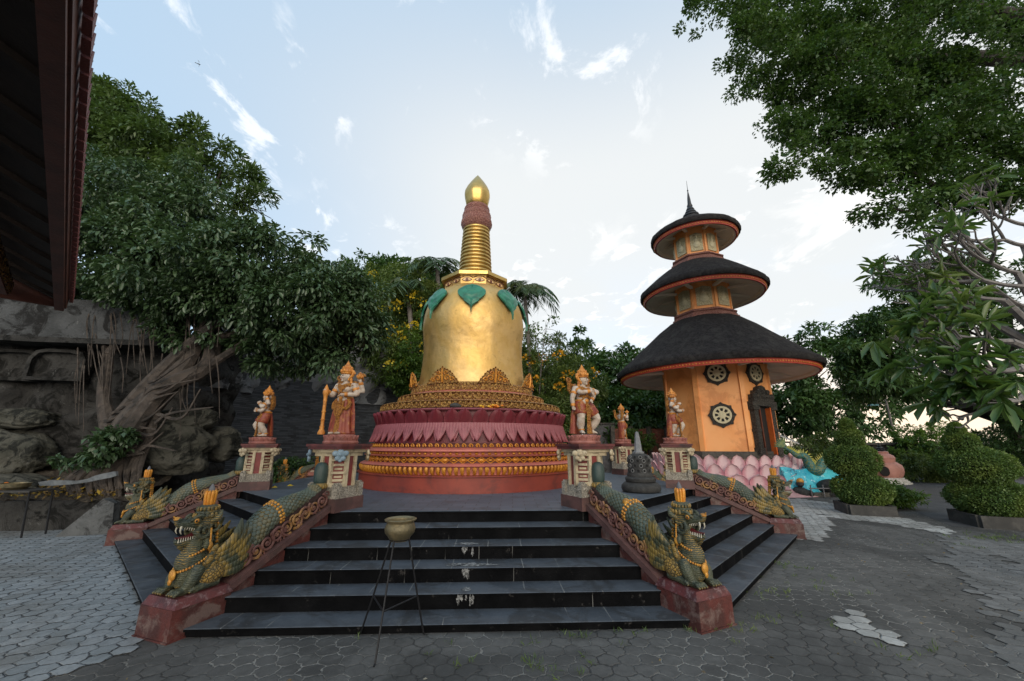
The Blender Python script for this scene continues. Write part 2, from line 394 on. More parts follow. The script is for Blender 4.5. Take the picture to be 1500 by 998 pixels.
def flight(k):
    a=-PI/2+k*PI/4+YAW; out=[]
    for lvl in range(1,7):
        ap=ATOP+(6-lvl)*TREAD; z0=0 if lvl==1 else R1+(lvl-2)*RISE; z1=R1+(lvl-1)*RISE
        if lvl==6: continue
        inner=ap-TREAD-.03; t8=math.tan(PI/8)
        mb=MB(); mb.smooth=False
        # local: x along the flight, -y outward
        n=.018; prof=[(ap-n,z0-.01),(ap-n,z1-.032),(ap,z1-.03),(ap+.002,z1-.006),(ap-.006,z1),(inner,z1),(inner,z0-.01)]
        K=len(prof); vs=[]
        for sx in (-1,1):
            for (r,z) in prof: vs.append((sx*r*t8,-r,z))
        mb.add(vs[:],[])
        for i in range(K):
            j=(i+1)%K; mb.f.append((i,j,K+j,K+i)); mb.mi.append(0 if i in (3,4) else 1)
        mb.f.append(tuple(range(K))); mb.mi.append(1); mb.f.append(tuple(range(2*K-1,K-1,-1))); mb.mi.append(1)
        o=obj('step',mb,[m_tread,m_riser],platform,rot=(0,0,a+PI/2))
for k in range(8): flight(k)
def octpts(ap,yaw=YAW,c=(0,0)):
    r=ap/math.cos(PI/8); return [(c[0]+r*math.cos(-PI/2+yaw+PI/8+PI/4*i),c[1]+r*math.sin(-PI/2+yaw+PI/8+PI/4*i)) for i in range(8)]
mb=MB(); mb.smooth=False
o1,o2,o3=octpts(ATOP-.018),octpts(ATOP),octpts(ATOP-.006)
vs=[(x,y,0) for x,y in o1]+[(x,y,PZ-.034) for x,y in o1]+[(x,y,PZ-.03) for x,y in o2]+[(x,y,PZ-.006) for x,y in o2]+[(x,y,PZ) for x,y in o3]
mb.add(vs,[]) 
for q in range(4):
    for i in range(8): mb.f.append((q*8+i,q*8+(i+1)%8,q*8+8+(i+1)%8,q*8+8+i)); mb.mi.append(1 if q<3 else 0)
mb.f.append(tuple(range(32,40))); mb.mi.append(0)
def floormat():
    t=NT('floor_tiles'); v=t.obj(); b=t.N.new('ShaderNodeTexBrick'); t.L.new(v,b.inputs[0]); b.inputs['Scale'].default_value=1
    b.inputs['Brick Width'].default_value=.4; b.inputs['Row Height'].default_value=.2; b.inputs['Mortar Size'].default_value=.006; b.inputs['Bias'].default_value=0
    b.inputs['Color1'].default_value=(.08,.1,.12,1); b.inputs['Color2'].default_value=(.11,.13,.155,1); b.inputs['Mortar'].default_value=(.035,.038,.042,1)
    col=t.mix(t.math('MULTIPLY',t.ramp(t.noise(1.6,7,.7,dist=.6),.5,.64),.55),b.outputs[0],(.045,.052,.06))
    t.set('Base Color',col); t.set('Roughness',.5); t.set('Specular IOR Level',.4); t.bump(t.noise(20,5,.6),.3,.006); return t.m
obj('floor',mb,[floormat(),m_riser],platform)

# ---------------------------------------------------------------- golden stupa
def goldmat(name,c1,c2,r0=.22,r1=.42,bump=.35,mott=1.6):
    t=NT(name); n1=t.noise(mott,7,.62,dist=.3); col=t.mix(t.ramp(n1,.35,.66),c1,c2)
    col=t.mix(t.math('MULTIPLY',t.ramp(t.noise(5,7,.7,dist=.8),.57,.68),.3),col,(.2,.12,.035))
    t.set('Base Color',col); t.set('Metallic',.9); t.set('Roughness',t.ramp(t.noise(3,6,.6),.3,.7,r0,r1))
    h=t.math('ADD',t.math('MULTIPLY',t.noise(2.2,3,.5),2.2),t.math('MULTIPLY',t.noise(11,5,.65),.35)); t.bump(h,bump,.05); return t.m
m_gold=goldmat('gilding',(.62,.40,.13),(.68,.46,.19),.50,.64,.3)
m_gold2=goldmat('old_gilding',(.5,.33,.1),(.6,.42,.15),.3,.5,.2)
m_pinkred=weathered('salmon_paint',(.52,.15,.11),(.44,.115,.085),3,.55,.2,dirt=(.3,.14,.11),dirt_amt=.5)
m_redbase=weathered('brick_red_paint',(.27,.042,.022),(.20,.030,.018),2,.55,.2,dirt=(.11,.025,.018),dirt_amt=.7,dscale=1.8)
m_pet=weathered('rose_petal_paint',(.29,.085,.095),(.22,.055,.065),5,.5,.3,dirt=(.12,.04,.042),dirt_amt=.5)
m_pet2=weathered('crimson_petal_paint',(.15,.014,.022),(.10,.009,.014),5,.5,.3)
m_goldpaint=weathered('ochre_gold_paint',(.62,.27,.03),(.5,.19,.02),12,.4,.3,.25,dirt=(.2,.05,.02),dirt_amt=.5,dscale=9)
m_carv=carved('carved_gold_frieze',(.62,.36,.10),(.20,.06,.025),15,.02,.5,.1,spread=.4)
m_carvred=carved('carved_red_band',(.42,.20,.15),(.20,.05,.04),20,.012)
m_recess=plain('dark_red_recess',(.11,.018,.012),.6)
ST=V(-1.13,11.2,0)
stupa=thing('stupa','tall golden bell shaped stupa with green leaves and painted eyes, on a red base','stupa',(ST.x,ST.y,PZ),YAW)
ZA=[.887,1.07,1.125,1.135,1.33,1.41,1.565,1.61,1.69,1.80,1.93,2.1,20]; ZB=[.887,1.195,1.225,1.25,1.40,1.467,1.593,1.63,1.70,1.785,1.885,2.06,20]
def zz(z):
    if z<2.1: return float(np.interp(z,ZA,ZB))-PZ
    if z<2.75: return z-.04*max(0,(2.3-z)/.2)-PZ
    if z<3.51: return float(np.interp(z,[2.75,3.5],[2.74,3.38]))-PZ
    return z-PZ
def zb(z): return z-PZ
def sp(name,mb,mat,**k): return obj(name,mb,mat,stupa,**k)
def ringband(prof,n=96): mb=MB(); mb.lathe([(r,zz(z)) for r,z in prof],n); return mb
sp('base_drum',ringband([(2.83,PZ),(2.83,1.07),(2.87,1.09),(2.87,1.125),(2.80,1.13)]),m_redbase)
mb=MB(); mb.lathe([(2.72,zz(1.12)),(2.72,zz(1.33)),(2.80,zz(1.33)),(2.83,zz(1.345)),(2.79,zz(1.37)),(2.70,zz(1.41)),(2.62,zz(1.41))],96)
sp('lower_moulding',mb,m_pinkred)
mb=MB()
for i in range(140):                                   # upright gold knuckles
    a=2*PI*i/140; mb.M=T(rz=a); mb.tube([(2.735,0,zz(1.135)),(2.79,0,zz(1.20)),(2.80,0,zz(1.27)),(2.79,0,zz(1.31))],[.03,.038,.046,.040],6,flat=1.0)
mb.M=T(); sp('gilded_knuckle_band',mb,m_goldpaint)
mb=MB(); mb.lathe([(2.6,zz(1.40)),(2.66,zz(1.41)),(2.66,zz(1.565)),(2.6,zz(1.57))],96); sp('lozenge_frieze_back',mb,m_recess)
mb=MB(); NL=44
for i in range(NL):
    a=2*PI*i/NL; mb.M=T(rz=a); w=2*PI*2.68/NL; zc=zz(1.488)
    for s_ in (-1,1):
        mb.tube([(2.675,-w/2,zc+s_*.065),(2.68,0,zc-s_*.065),(2.675,w/2,zc+s_*.065)],.013,5)
    mb.ell((2.68,0,zc),(.025,.07,.035),n=8,m=6); mb.ell((2.68,w/2,zc),(.025,.05,.022),n=8,m=6)
mb.M=T(); sp('lozenge_frieze',mb,m_goldpaint)
sp('middle_moulding',ringband([(2.6,1.56),(2.72,1.57),(2.74,1.59),(2.70,1.60),(2.62,1.61),(2.60,1.68),(2.66,1.69),(2.73,1.70),(2.72,1.745),(2.58,1.80),(2.5,1.80)]),m_pinkred)
mb=MB()
for i in range(120): mb.M=T(rz=2*PI*i/120); mb.ell((2.63,0,zz(1.645)),(.035,.04,.03),n=6,m=5)
mb.M=T(); sp('small_bead_band',mb,m_goldpaint)
mb=MB(); mb.lathe([(2.55,zz(1.79)),(2.57,zz(1.8)),(2.57,zz(1.90)),(2.6,zz(1.905)),(2.6,zz(1.925)),(2.4,zz(1.93))],96); sp('scroll_band_back',mb,m_recess)
mb=MB()
for i in range(112):                                     # little gold scrolls
    mb.M=T(rz=2*PI*i/112); pts=[(2.6,.045*math.cos(t)*(1-t/9),zz(1.85)+.042*math.sin(t)*(1-t/9)) for t in np.linspace(-.6,5.0,9)]
    mb.tube(pts,.014,5); mb.ell((2.6,.0,zz(1.85)),.014,n=6,m=4)
mb.M=T(); sp('scroll_band',mb,m_goldpaint)
sp('petal_core',ringband([(2.52,1.92),(2.46,2.28),(2.46,2.32),(2.44,2.60),(2.36,2.64),(2.2,2.66)]),m_pet2)
pm=MB(); pm.petal(.33,.41,.035,.055,.03,.8,12,10,.007,4,base=.85); pme=pm.mesh('petal')
for i in range(60):
    a=2*PI*i/60; o=obj('lower_petal',pme,m_pet,stupa); o.matrix_local=T(rz=a+PI/2)@T(y=-2.53,z=zz(2.31))@T(rx=PI-.10)@Matrix.Diagonal((1,-1,1,1))
pm=MB(); pm.petal(.24,.40,.02,.045,.03,.85,6,6,.006,3,base=.8); pme2=pm.mesh('petal')
for i in range(40):
    a=2*PI*(i+.5)/40; o=obj('under_petal',pme2,m_pet,stupa); o.matrix_local=T(rz=a+PI/2)@T(y=-2.50,z=zz(2.31))@T(rx=PI-.10)@Matrix.Diagonal((1,-1,1,1))
pm=MB(); pm.petal(.38,.33,.06,.06,.03,.35,8,8,.01,3,base=.85); pme3=pm.mesh('petal')
for i in range(48):
    a=2*PI*i/48; o=obj('upper_petal',pme3,m_pet2,stupa); o.matrix_local=T(rz=a+PI/2+.012*(i%3-1))@T(y=-2.50,z=zz(2.285))@T(ry=.13)
sp('petal_rim',ringband([(2.2,2.57),(2.52,2.575),(2.55,2.60),(2.5,2.63),(2.2,2.64)]),m_pet)
# two stepped pink ledges with gold lambrequin fringes
def ledge(name,r,z,r2,z2): sp(name,ringband([(r-.25,z-.02),(r,z),(r+.01,z+.03),(r-.03,z+.05),(r2,z2),(r2-.2,z2+.01)]),m_pinkred)
ledge('outer_ledge',2.36,2.80,2.0,2.90); ledge('inner_ledge',1.93,3.08,1.72,3.20)
def fringe(name,r,z,h,n,lean=.06):
    mb=MB()
    mb.lathe([(r-.08,zz(z)),(r+.02,zz(z)),(r+.045,zz(z+.02)),(r+.02,zz(z+.04)),(r-.08,zz(z+.04))],96)
    mb.lathe([(r-.1,zz(z-h)),(r+lean-.045,zz(z-h)),(r-.04,zz(z)),(r-.1,zz(z))],96)
    for i in range(n):
        mb.M=T(rz=2*PI*i/n); w=2*PI*r/n
        pts=[(r+.03+lean*.5*math.sin(t)*0.5,w/2*math.cos(t)*.92,zz(z)-h*.8*math.sin(t)) for t in np.linspace(0,PI,9)]
        mb.tube(pts,.017,5); mb.ell((r+.0,0,zz(z-.035)),(.03,w*.17,h*.3),n=8,m=6); mb.ell((r+.01,w/2,zz(z-h*.45)),(.03,w*.12,h*.42),n=6,m=5)
    mb.M=T(); sp(name,mb,m_carv)
fringe('outer_fringe',2.40,2.80,.15,64); fringe('inner_fringe',1.97,3.08,.17,48)
mb=ringband([(1.5,3.28),(1.66,3.2),(1.66,3.36),(1.62,3.37),(1.66,3.41),(1.60,3.46),(1.4,3.5)])
sp('crest_ring_back',mb,m_carv)
mb=MB()
for i in range(60):
    mb.M=T(rz=2*PI*i/60); mb.ell((1.66,.0,zz(3.27)),(.04,.065,.06),n=8,m=6); mb.ell((1.65,0,zz(3.38)),(.035,.05,.05),n=8,m=6); mb.ell((1.655,.085,zz(3.33)),(.03,.035,.07),n=7,m=5)
mb.M=T(); sp('crest_ring',mb,m_carv)
def crest():
    mb=MB(); sc=MB(); out=[(-.47,0),(-.42,.09),(-.36,.15),(-.30,.24),(-.23,.31),(-.15,.36),(-.07,.39),(0,.44),(.07,.39),(.15,.36),(.23,.31),(.30,.24),(.36,.15),(.42,.09),(.47,0)]
    mb.prism([(x,z) for x,z in out],-.03,.03,'y')
    for s_ in (-1,1):
        for (x,z,r_) in ((.14,.13,.10),(.29,.09,.07),(.1,.27,.06)):
            pts=[(s_*(x+r_*(1-t/8)*math.cos(t)),-.045,z+r_*(1-t/8)*math.sin(t)) for t in np.linspace(0,6.5,14)]; sc.tube(pts,.017,5)
        for i in range(len(out)): sc.ell((out[i][0],-.02,out[i][1]),.026,n=6,m=5)
    sc.tube([(0,-.05,.02),(0,-.06,.2),(0,-.05,.42)],[.03,.035,.012],6); return mb.mesh('crest'),sc.mesh('crest_scroll')
cm,csm=crest()
for i in range(8):
    a=-PI/2+(i+.5)*PI/4; o=obj('crest',cm,m_carv,stupa); o.matrix_local=T(rz=a+PI/2)@T(y=-1.66,z=zz(3.42),s=.9)@T(rx=.1); obj('crest_scroll',csm,m_goldpaint,o)
def octmod(k):
    def f(a,r,z):
        q=((a+PI/2+PI/8)%(PI/4))-PI/8; oc=math.cos(PI/8)/math.cos(q)*1.03
        return 1+(oc-1)*k(z)
    return f
bell=[(1.56,3.26),(1.50,3.5),(1.455,3.85),(1.425,4.3),(1.44,4.65),(1.47,4.95),(1.475,5.2),(1.445,5.45),(1.39,5.66),(1.305,5.85),(1.19,6.02),(1.06,6.15),(.93,6.24),(.8,6.28)]
kz=lambda z: float(np.interp(z,[zb(3.4),zb(4.6),zb(5.3),zb(6.0),zb(6.3)],[.22,.2,.12,.15,.6]))
prof=bez([(r,0,zb(z)) for r,z in bell],4); mb=MB(); mb.lathe([(p.x,p.z) for p in prof],128,mod=octmod(kz)); me=mb.mesh('bell',60); sp('bell',me,m_gold)
# peepal leaves over the shoulder
def leafmesh():
    mb=MB(); out=[]; n=14; vs=[];fs=[]
    def half(v): # half width along length 0..1 (heart shaped with long tip)
        return .38*(math.sin(min(v/.30,1)*PI/2)**.7 if v<.30 else max(0,math.cos((v-.30)/.48*PI/2))**1.35 if v<.78 else 0)+(.035 if v>.6 else 0)*(1-v)/.3
    L=1.0
    prof_r=np.array([r for r,z in bell][::-1]); prof_z=np.array([zb(z) for r,z in bell][::-1])
    # arc length down the shoulder
    seg=[0]; 
    for i in range(1,len(prof_r)): seg.append(seg[-1]+math.hypot(prof_r[i]-prof_r[i-1],prof_z[i]-prof_z[i-1]))
    nv,nu=26,10
    for side in (0,1):
        for j in range(nv+1):
            v=j/nv; s_=.47+v*L; r=np.interp(s_,seg,prof_r); z=np.interp(s_,seg,prof_z)
            for i in range(nu+1):
                u=2*i/nu-1; w=half(v)*u; notch=.07*(1-abs(u))**1.5*(1-v)**4
                off=.06 if not side else .02
                off+=.02*math.cos(u*PI*.5)-.02*(abs(u)<.01)+(.008*math.cos((v*9+abs(u)*1.6)*PI) if not side else 0)
                rr=r*1.03+off; ang=w/rr; vs.append((rr*math.sin(ang),-rr*math.cos(ang),z+off*.4-notch))
    K=(nu+1)*(nv+1)
    for j in range(nv):
        for i in range(nu):
            a=j*(nu+1)+i; fs.append((a,a+1,a+nu+2,a+nu+1)); b=a+K; fs.append((b,b+nu+1,b+nu+2,b+1))
        a=j*(nu+1); fs.append((a,a+nu+1,a+nu+1+K,a+K)); a+=nu; fs.append((a,a+K,a+nu+1+K,a+nu+1))
    for i in range(nu): fs.append((i,i+K,i+1+K,i+1))
    mb.add(vs,fs); return mb.mesh('leaf',50)
m_leafgreen=weathered('verdigris_green_paint',(.03,.19,.115),(.018,.13,.08),4,.4,.3,dirt=(.01,.06,.045),dirt_amt=.5,dscale=7)
lm=leafmesh()
for i in range(8):
    o=obj('leaf',lm,m_leafgreen,stupa); o.matrix_local=T(rz=i*PI/4)
# harmika: octagonal neck with painted eyes
mb=MB(); mb.smooth=False; t8=1/math.cos(PI/8)
def octp(ap): return [(ap*t8*math.cos(-PI/2+PI/8+PI/4*i),ap*t8*math.sin(-PI/2+PI/8+PI/4*i)) for i in range(8)]
mb.prism(octp(.86),zz(6.1),zz(6.50)); sp('neck',mb,m_gold)
mb=MB(); mb.smooth=False; mb.prism(octp(.97),zz(6.50),zz(6.60)); mb.prism(octp(.90),zz(6.475),zz(6.503)); sp('neck_slab',mb,m_gold2)
m_eyeo=plain('eye_outline_paint',(.14,.04,.02),.5); m_eyew=plain('eye_gold_paint',(.75,.5,.22),.4)
ew=MB()
def almond(mb,w,h,y0,y1,cx=0,cz=0):
    top=[(cx+w*t,cz+h*(1-t*t)) for t in np.linspace(-1,1,11)]; bot=[(cx+w*t,cz-h*.8*(1-t*t)) for t in np.linspace(1,-1,11)[1:-1]]
    mb.prism(top+bot,y0,y1,'y')
eo=MB(); eo.smooth=False; almond(eo,.125,.058,-.012,0); eo.tube([(-.14,-.008,.055),(-.05,-.01,.095),(.06,-.01,.092),(.15,-.008,.045)],.011,5); eom=eo.mesh('eye')
ei=MB(); ei.smooth=False; almond(ei,.10,.04,-.016,-.01); eim=ei.mesh('eye_white')
ep=MB(); ep.lathe([(.035,-.004),(.035,.004)],14); epm=ep.mesh('pupil')
for i in range(8):
    for s_ in (-1,1):
        o=obj('eye',eom,m_eyeo,stupa); o.matrix_local=T(rz=i*PI/4)@T(x=s_*.18,y=-.862,z=zz(6.36),ry=s_*.05,s=1.2)
        w=obj('eye_white',eim,m_eyew,o); q=obj('pupil',epm,m_eyeo,o); q.matrix_local=T(y=-.018,z=-.002,rx=PI/2)
mb=MB()
for i in range(8):
    mb.M=T(rz=i*PI/4); pts=[(.018*math.sin(t*1.2),-.866,zz(6.38)-t*.03) for t in np.linspace(0,4.6,10)]; mb.tube(pts,.006,4)
mb.M=T(); sp('nose_curl',mb,m_eyeo)
# thirteen rings
n_r=15; pr=[]
for i in range(n_r):
    f0=i/n_r; z0=6.6+(8.45-6.6)*f0; z1=6.6+(8.45-6.6)*(i+1)/n_r; r=.53-.115*(f0+.5/n_r); pr+=[(r-.045,zz(z0)),(r-.01,zz(z0+.012)),(r+.005,zz((z0+z1)/2-.005)),(r-.01,zz(z1-.03)),(r-.045,zz(z1-.012))]
mb=MB(); mb.lathe(pr,56); sp('spire_rings',mb.mesh('spire_rings',60),m_gold2)
mb=MB(); mb.lathe([(.36,zz(8.40)),(.40,zz(8.42)),(.43,zz(8.45)),(.46,zz(8.50)),(.485,zz(8.60)),(.48,zz(8.72)),(.455,zz(8.78)),(.45,zz(8.86)),(.44,zz(8.97)),(.415,zz(9.02)),(.385,zz(9.04))],56)
for i in range(30):
    mb.M=T(rz=2*PI*i/30); mb.ell((.475,0,zz(8.62)),(.022,.030,.07),n=6,m=5); mb.ell((.445,0,zz(8.88)),(.018,.028,.05),n=6,m=5)
mb.M=T(); sp('carved_collar',mb,m_carvred)
mb=MB(); mb.lathe([(.36,zz(9.02)),(.395,zz(9.05)),(.40,zz(9.12)),(.385,zz(9.20)),(.36,zz(9.23)),(.3,zz(9.25))],56)
for i in range(30): mb.M=T(rz=2*PI*i/30); mb.ell((.395,0,zz(9.13)),(.015,.025,.04),n=6,m=5)
mb.M=T(); sp('upper_collar',mb,m_carvred)
mb=MB(); mb.lathe([(.30,zz(9.22)),(.345,zz(9.26)),(.375,zz(9.42)),(.41,zz(9.58)),(.42,zz(9.68)),(.405,zz(9.78)),(.33,zz(9.96)),(.22,zz(10.15)),(.10,zz(10.33)),(.0,zz(10.46))],48,mod=octmod(lambda z:.5)); sp('finial',mb.mesh('finial',60),m_gold2)
# offerings lying on the petal rim
mb=MB(); mb.ell((0,0,.05),(.12,.09,.06)); mb.ell((.09,0,.04),(.05,.05,.04)); q=gnd(678,598,2.68); 
o=obj('stone',mb,weathered('black_stone',(.03,.03,.03),(.05,.05,.045),20,.8,.6),loc=(ST.x-.13*1,ST.y-2.42,2.63)); tag(o,'small dark stone lying on the rim above the crimson lotus petals of the stupa','stone')
m_fl=weathered('marigold',(.8,.3,.02),(.7,.15,.02),20,.7,.6); m_fly=weathered('yellow_petals',(.8,.55,.05),(.85,.4,.03),20,.7,.6)
o=thing('flower_offering','heap of orange and yellow flower offerings on the rim of the stupa','offering',(ST.x+.62,ST.y-2.35,2.63))
mb=MB(); mb2=MB()
for i in range(26):
    (mb if i%2 else mb2).ell((random.uniform(-.3,.3),random.uniform(-.06,.06),random.uniform(.02,.06)),(.035,.035,.022),n=7,m=5)
obj('marigolds',mb,m_fl,o); obj('yellow_blossoms',mb2,m_fly,o)
# ---------------------------------------------------------------- three roofed pagoda
m_orange=weathered('orange_paint',(.92,.42,.15),(.88,.36,.11),1.2,.55,.15,dirt=(.60,.21,.06),dirt_amt=.55,dscale=1.1)
m_orange2=weathered('light_orange_paint',(.86,.36,.15),(.80,.31,.12),1.2,.55,.12)
m_thatch=weathered('black_palm_thatch',(.024,.021,.021),(.045,.040,.038),9,.95,1.0,bdist=.05,fine=45,dirt=(.060,.055,.050),dirt_amt=.75,dscale=2.5,spec=.15)
m_soffit=weathered('cream_soffit_paint',(.86,.79,.68),(.80,.73,.62),2,.6,.2)
m_redtrim=weathered('red_trim_paint',(.52,.075,.04),(.42,.05,.03),6,.5,.3)
m_stone=weathered('grey_carved_stone',(.07,.065,.055),(.11,.10,.085),9,.8,.8,bdist=.02,dirt=(.03,.03,.028),dirt_amt=.6)
m_carvst=carved('carved_grey_stone',(.10,.09,.075),(.03,.028,.024),11,.03,.8)
m_cream=weathered('cream_relief_paint',(.62,.55,.36),(.52,.46,.29),8,.65,.5)
m_carvcream=carved('cream_carving',(.66,.58,.36),(.40,.33,.19),14,.008,.6)
m_dark=plain('interior_shade_paint',(.012,.011,.01),.8); m_door=weathered('varnished_door_wood',(.14,.035,.015),(.09,.022,.01),6,.4,.3)  # m_dark: near-black colour standing in for shade inside doorway and windows
PGc=V(9.80,19.1,0); PYAW=R(-112+90)
pg=thing('pagoda','orange three tiered pagoda with black thatched round roofs standing in a pink lotus','pagoda',PGc,PYAW)
def pp(name,mb,mat,**k): return obj(name,mb,mat,pg,**k)
t8=1/math.cos(PI/8)
def octa(ap,ph=0): return [(ap*t8*math.cos(-PI/2+PI/8+PI/4*i+ph),ap*t8*math.sin(-PI/2+PI/8+PI/4*i+ph)) for i in range(8)]
mb=MB(); mb.smooth=False; mb.prism(octa(2.16),1.45,5.35); pp('wall',mb,m_orange)
for i in range(8):
    mb=MB(); mb.smooth=False; x,y=octa(2.16)[i]; a=math.atan2(y,x); mb.M=T(x,y,0,rz=a)
    mb.box((-.02,0,3.4),(.13,.20,3.9)); o=pp('pilaster',mb,m_orange)
mb=MB(); mb.smooth=False; mb.prism(octa(2.32),1.30,1.40); mb.prism(octa(2.27),1.40,1.55); pp('plinth_moulding',mb,m_stone)
mb=MB(); mb.smooth=False; mb.prism(octa(2.10),.2,1.30); pp('plinth',mb,m_soffit)
def wheel(z,face,full=True,dy=0):
    ry=T(rz=face*PI/4)@T(x=dy,y=-2.17,z=z,s=.93)
    out=[]
    for i in range(32):
        a=2*PI*i/32; r=.52+.075*max(0,math.cos(a*8))**6; out.append((r*math.sin(a),r*math.cos(a)))
    mb=MB(); mb.smooth=False; mb.prism(out,-.07,0,'y'); f=pp('wheel_window',mb,m_carvst); f.matrix_local=ry
    mb=MB(); mb.M=T(rx=PI/2); mb.lathe([(.30,.07),(.30,.10),(.315,.115),(.38,.115),(.395,.10),(.395,.07)],40,caps=False); 
    mb.lathe([(0.0,.115),(.15,.112),(.17,.10),(.17,.07)],24,caps=False); mb.M=T()
    for i in range(8):
        a=2*PI*(i+.5)/8; mb.M=T(ry=a); mb.prism([(-.022,.15),(.022,.15),(.05,.31),(-.05,.31)],-.11,-.07,'y')
    mb.M=T(); obj('wheel',mb,m_cream,f)
    mb=MB(); mb.M=T(rx=PI/2); mb.lathe([(.0,.075),(.33,.075)],32,caps=False); obj('opening_shade',mb,m_dark,f)  # flat dark disc; shade behind the spokes put into its colour
for f_ in range(8):
    if f_ not in (1,7): wheel(3.05,f_,dy=.0)
    if f_!=7: wheel(4.86,f_)
# doorway on the face to the right of the front
dr=T(rz=1*PI/4)@T(y=-2.16,z=1.4)
mb=MB(); mb.smooth=False
for s_ in (-1,1):
    mb.box((s_*.52,-.10,1.0),(.24,.26,2.0)); mb.box((s_*.54,-.13,.15),(.32,.3,.3)); mb.box((s_*.54,-.13,1.93),(.36,.32,.16)); mb.box((s_*.54,-.12,1.0),(.28,.28,.12))
mb.box((0,-.12,2.1),(1.5,.34,.2)); mb.box((0,-.13,2.26),(1.25,.3,.14))
mb.prism([(-.62,2.3),(-.6,2.5),(-.45,2.52),(-.42,2.68),(-.25,2.7),(-.2,2.82),(0,2.9),(.2,2.82),(.25,2.7),(.42,2.68),(.45,2.52),(.6,2.5),(.62,2.3)],-.25,0,'y')
for x in (-.55,-.3,0,.3,.55): mb.ell((x,-.26,2.42),(.13,.08,.12),n=8,m=6)
for x in (-.3,0,.3): mb.ell((x,-.26,2.62),(.12,.08,.1),n=8,m=6)
o=pp('door_frame',mb,m_carvst); o.matrix_local=dr
mb=MB(); mb.smooth=False; mb.box((0,-.012,1.0),(.80,.04,2.0)); o2=pp('door_shade_panel',mb,m_dark); o2.matrix_local=dr  # board on the solid wall, coloured dark as the doorway's shade
for s_ in (-1,1):
    mb=MB(); mb.smooth=False; mb.box((s_*.33,-.13,.98),(.05,.2,1.9)); mb.box((s_*.33,-.24,.98),(.06,.03,1.95)); o3=pp('door_leaf',mb,m_door if s_<0 else weathered('orange_door_paint',(.6,.14,.03),(.5,.1,.02),8,.45)); o3.matrix_local=dr
# storeys
def storey(r,z0,z1,zb):
    mb=MB(); mb.smooth=False; mb.prism(octa(r),z0,z1); d=pp('upper_drum',mb,m_orange)
    for i in range(8):
        mb=MB(); mb.smooth=False; x,y=octa(r)[i]; mb.M=T(x,y,0,rz=math.atan2(y,x)); mb.box((0,0,(z0+z1)/2),(.09,.10,z1-z0)); pp('drum_pilaster',mb,m_orange)
        mb=MB(); w=r*.29; zc=zb; h=.50
        mb.smooth=False; mb.prism([(-w,-h),(w,-h),(w,h*.8),(w*.4,h*.92),(0,h),(-w*.4,h*.92),(-w,h*.8)],-.05,0,'y')
        p=pp('relief_panel',mb,m_carvcream); p.matrix_local=T(rz=i*PI/4)@T(y=-r-.002,z=zc)
        mb=MB(); mb.ell((0,-.06,-h*.3),(w*.55,.045,h*.38),n=8,m=6); mb.ell((0,-.07,h*.15),(w*.3,.04,h*.25),n=8,m=6); mb.ell((0,-.07,h*.52),(w*.22,.04,h*.17),n=8,m=6)
        obj('seated_relief',mb,m_cream,p)
    mb=MB(); mb.smooth=False; a=z0
    mb.prism(octa(r+.30),a-.02,a+.10); mb.prism(octa(r+.22),a+.10,a+.20); mb.prism(octa(r+.16),a+.20,a+.3); mb.prism(octa(r+.22),a+.30,a+.36); mb.prism(octa(r+.10),a+.36,a+.44)
    pp('drum_base_moulding',mb,m_carvred)
storey(1.20,7.75,9.85,8.85); storey(.98,10.78,13.0,11.85)
def roof(prof,name='thatched_roof',lip=None,rz=(0,0),fr=None):
    n=120; 
    def md(a,r,z): return 1+.006*math.sin(a*7+r)+.004*math.sin(a*17+2*r)+.0035*math.sin(a*41+z*9)+.003*math.sin(a*29-z*5)
    mb=MB(); mb.lathe(prof,n,mod=md,caps=False); rf=pp('thatched_roof',mb.mesh('thatched_roof',50),m_thatch)
    r,z=rz; wall=fr
    mb=MB(); mb.lathe([(r-.10,z+.05),(r-.07,z-.02),(r-.09,z-.03),(r-.13,z-.19),(r-.2,z-.195),(r-.22,z-.05),(r-.3,z+.05)],n,caps=False); fa=obj('fascia',mb,m_redtrim,rf)
    mb=MB(); mb.lathe([(r-.055,z+.02),(r-.035,z+.0),(r-.055,z-.015)],n,caps=False)
    k=int(2*PI*r/.13)
    for i in range(k): mb.M=T(rz=2*PI*i/k); mb.ell((r-.095,0,z-.11),(.02,.030,.035),n=6,m=4)
    mb.M=T(); obj('gold_beads',mb,m_goldpaint,rf)
    mb=MB(); mb.lathe([(r-.19,z-.17),(r-.24,z-.19),(r-.34,z-.12),(r-.34,z-.04),(r-.5,z+.02),(wall,z+.16+.12*(r-wall))],n,caps=False); obj('soffit',mb,m_soffit,rf)
    L=r-.35-wall
    for i in range(8):
        mb=MB(); mb.smooth=False; mb.M=T(rz=PI/8+i*PI/4); mb.box((wall+L/2,0,z+.07),(L,.12,.12),rot=(0,.05,0)); mb.M=T(); obj('rafter',mb,m_soffit,rf)
roof([(1.40,7.85),(1.5,7.82),(1.75,7.68),(2.3,7.24),(3.0,6.60),(3.6,6.05),(4.1,5.60),(4.38,5.38),(4.45,5.30),(4.46,5.12),(4.42,5.06),(4.2,5.08)],rz=(4.40,5.08),fr=2.2)
roof([(1.15,10.86),(1.3,10.82),(1.7,10.56),(2.2,10.16),(2.65,9.76),(2.92,9.52),(2.99,9.44),(3.0,9.26),(2.96,9.20),(2.8,9.22)],rz=(2.95,9.22),fr=1.2)
roof([(.30,13.78),(.55,13.66),(1.0,13.42),(1.5,13.12),(1.9,12.88),(2.13,12.72),(2.2,12.64),(2.2,12.48),(2.16,12.42),(2.0,12.44)],rz=(2.15,12.44),fr=.98)
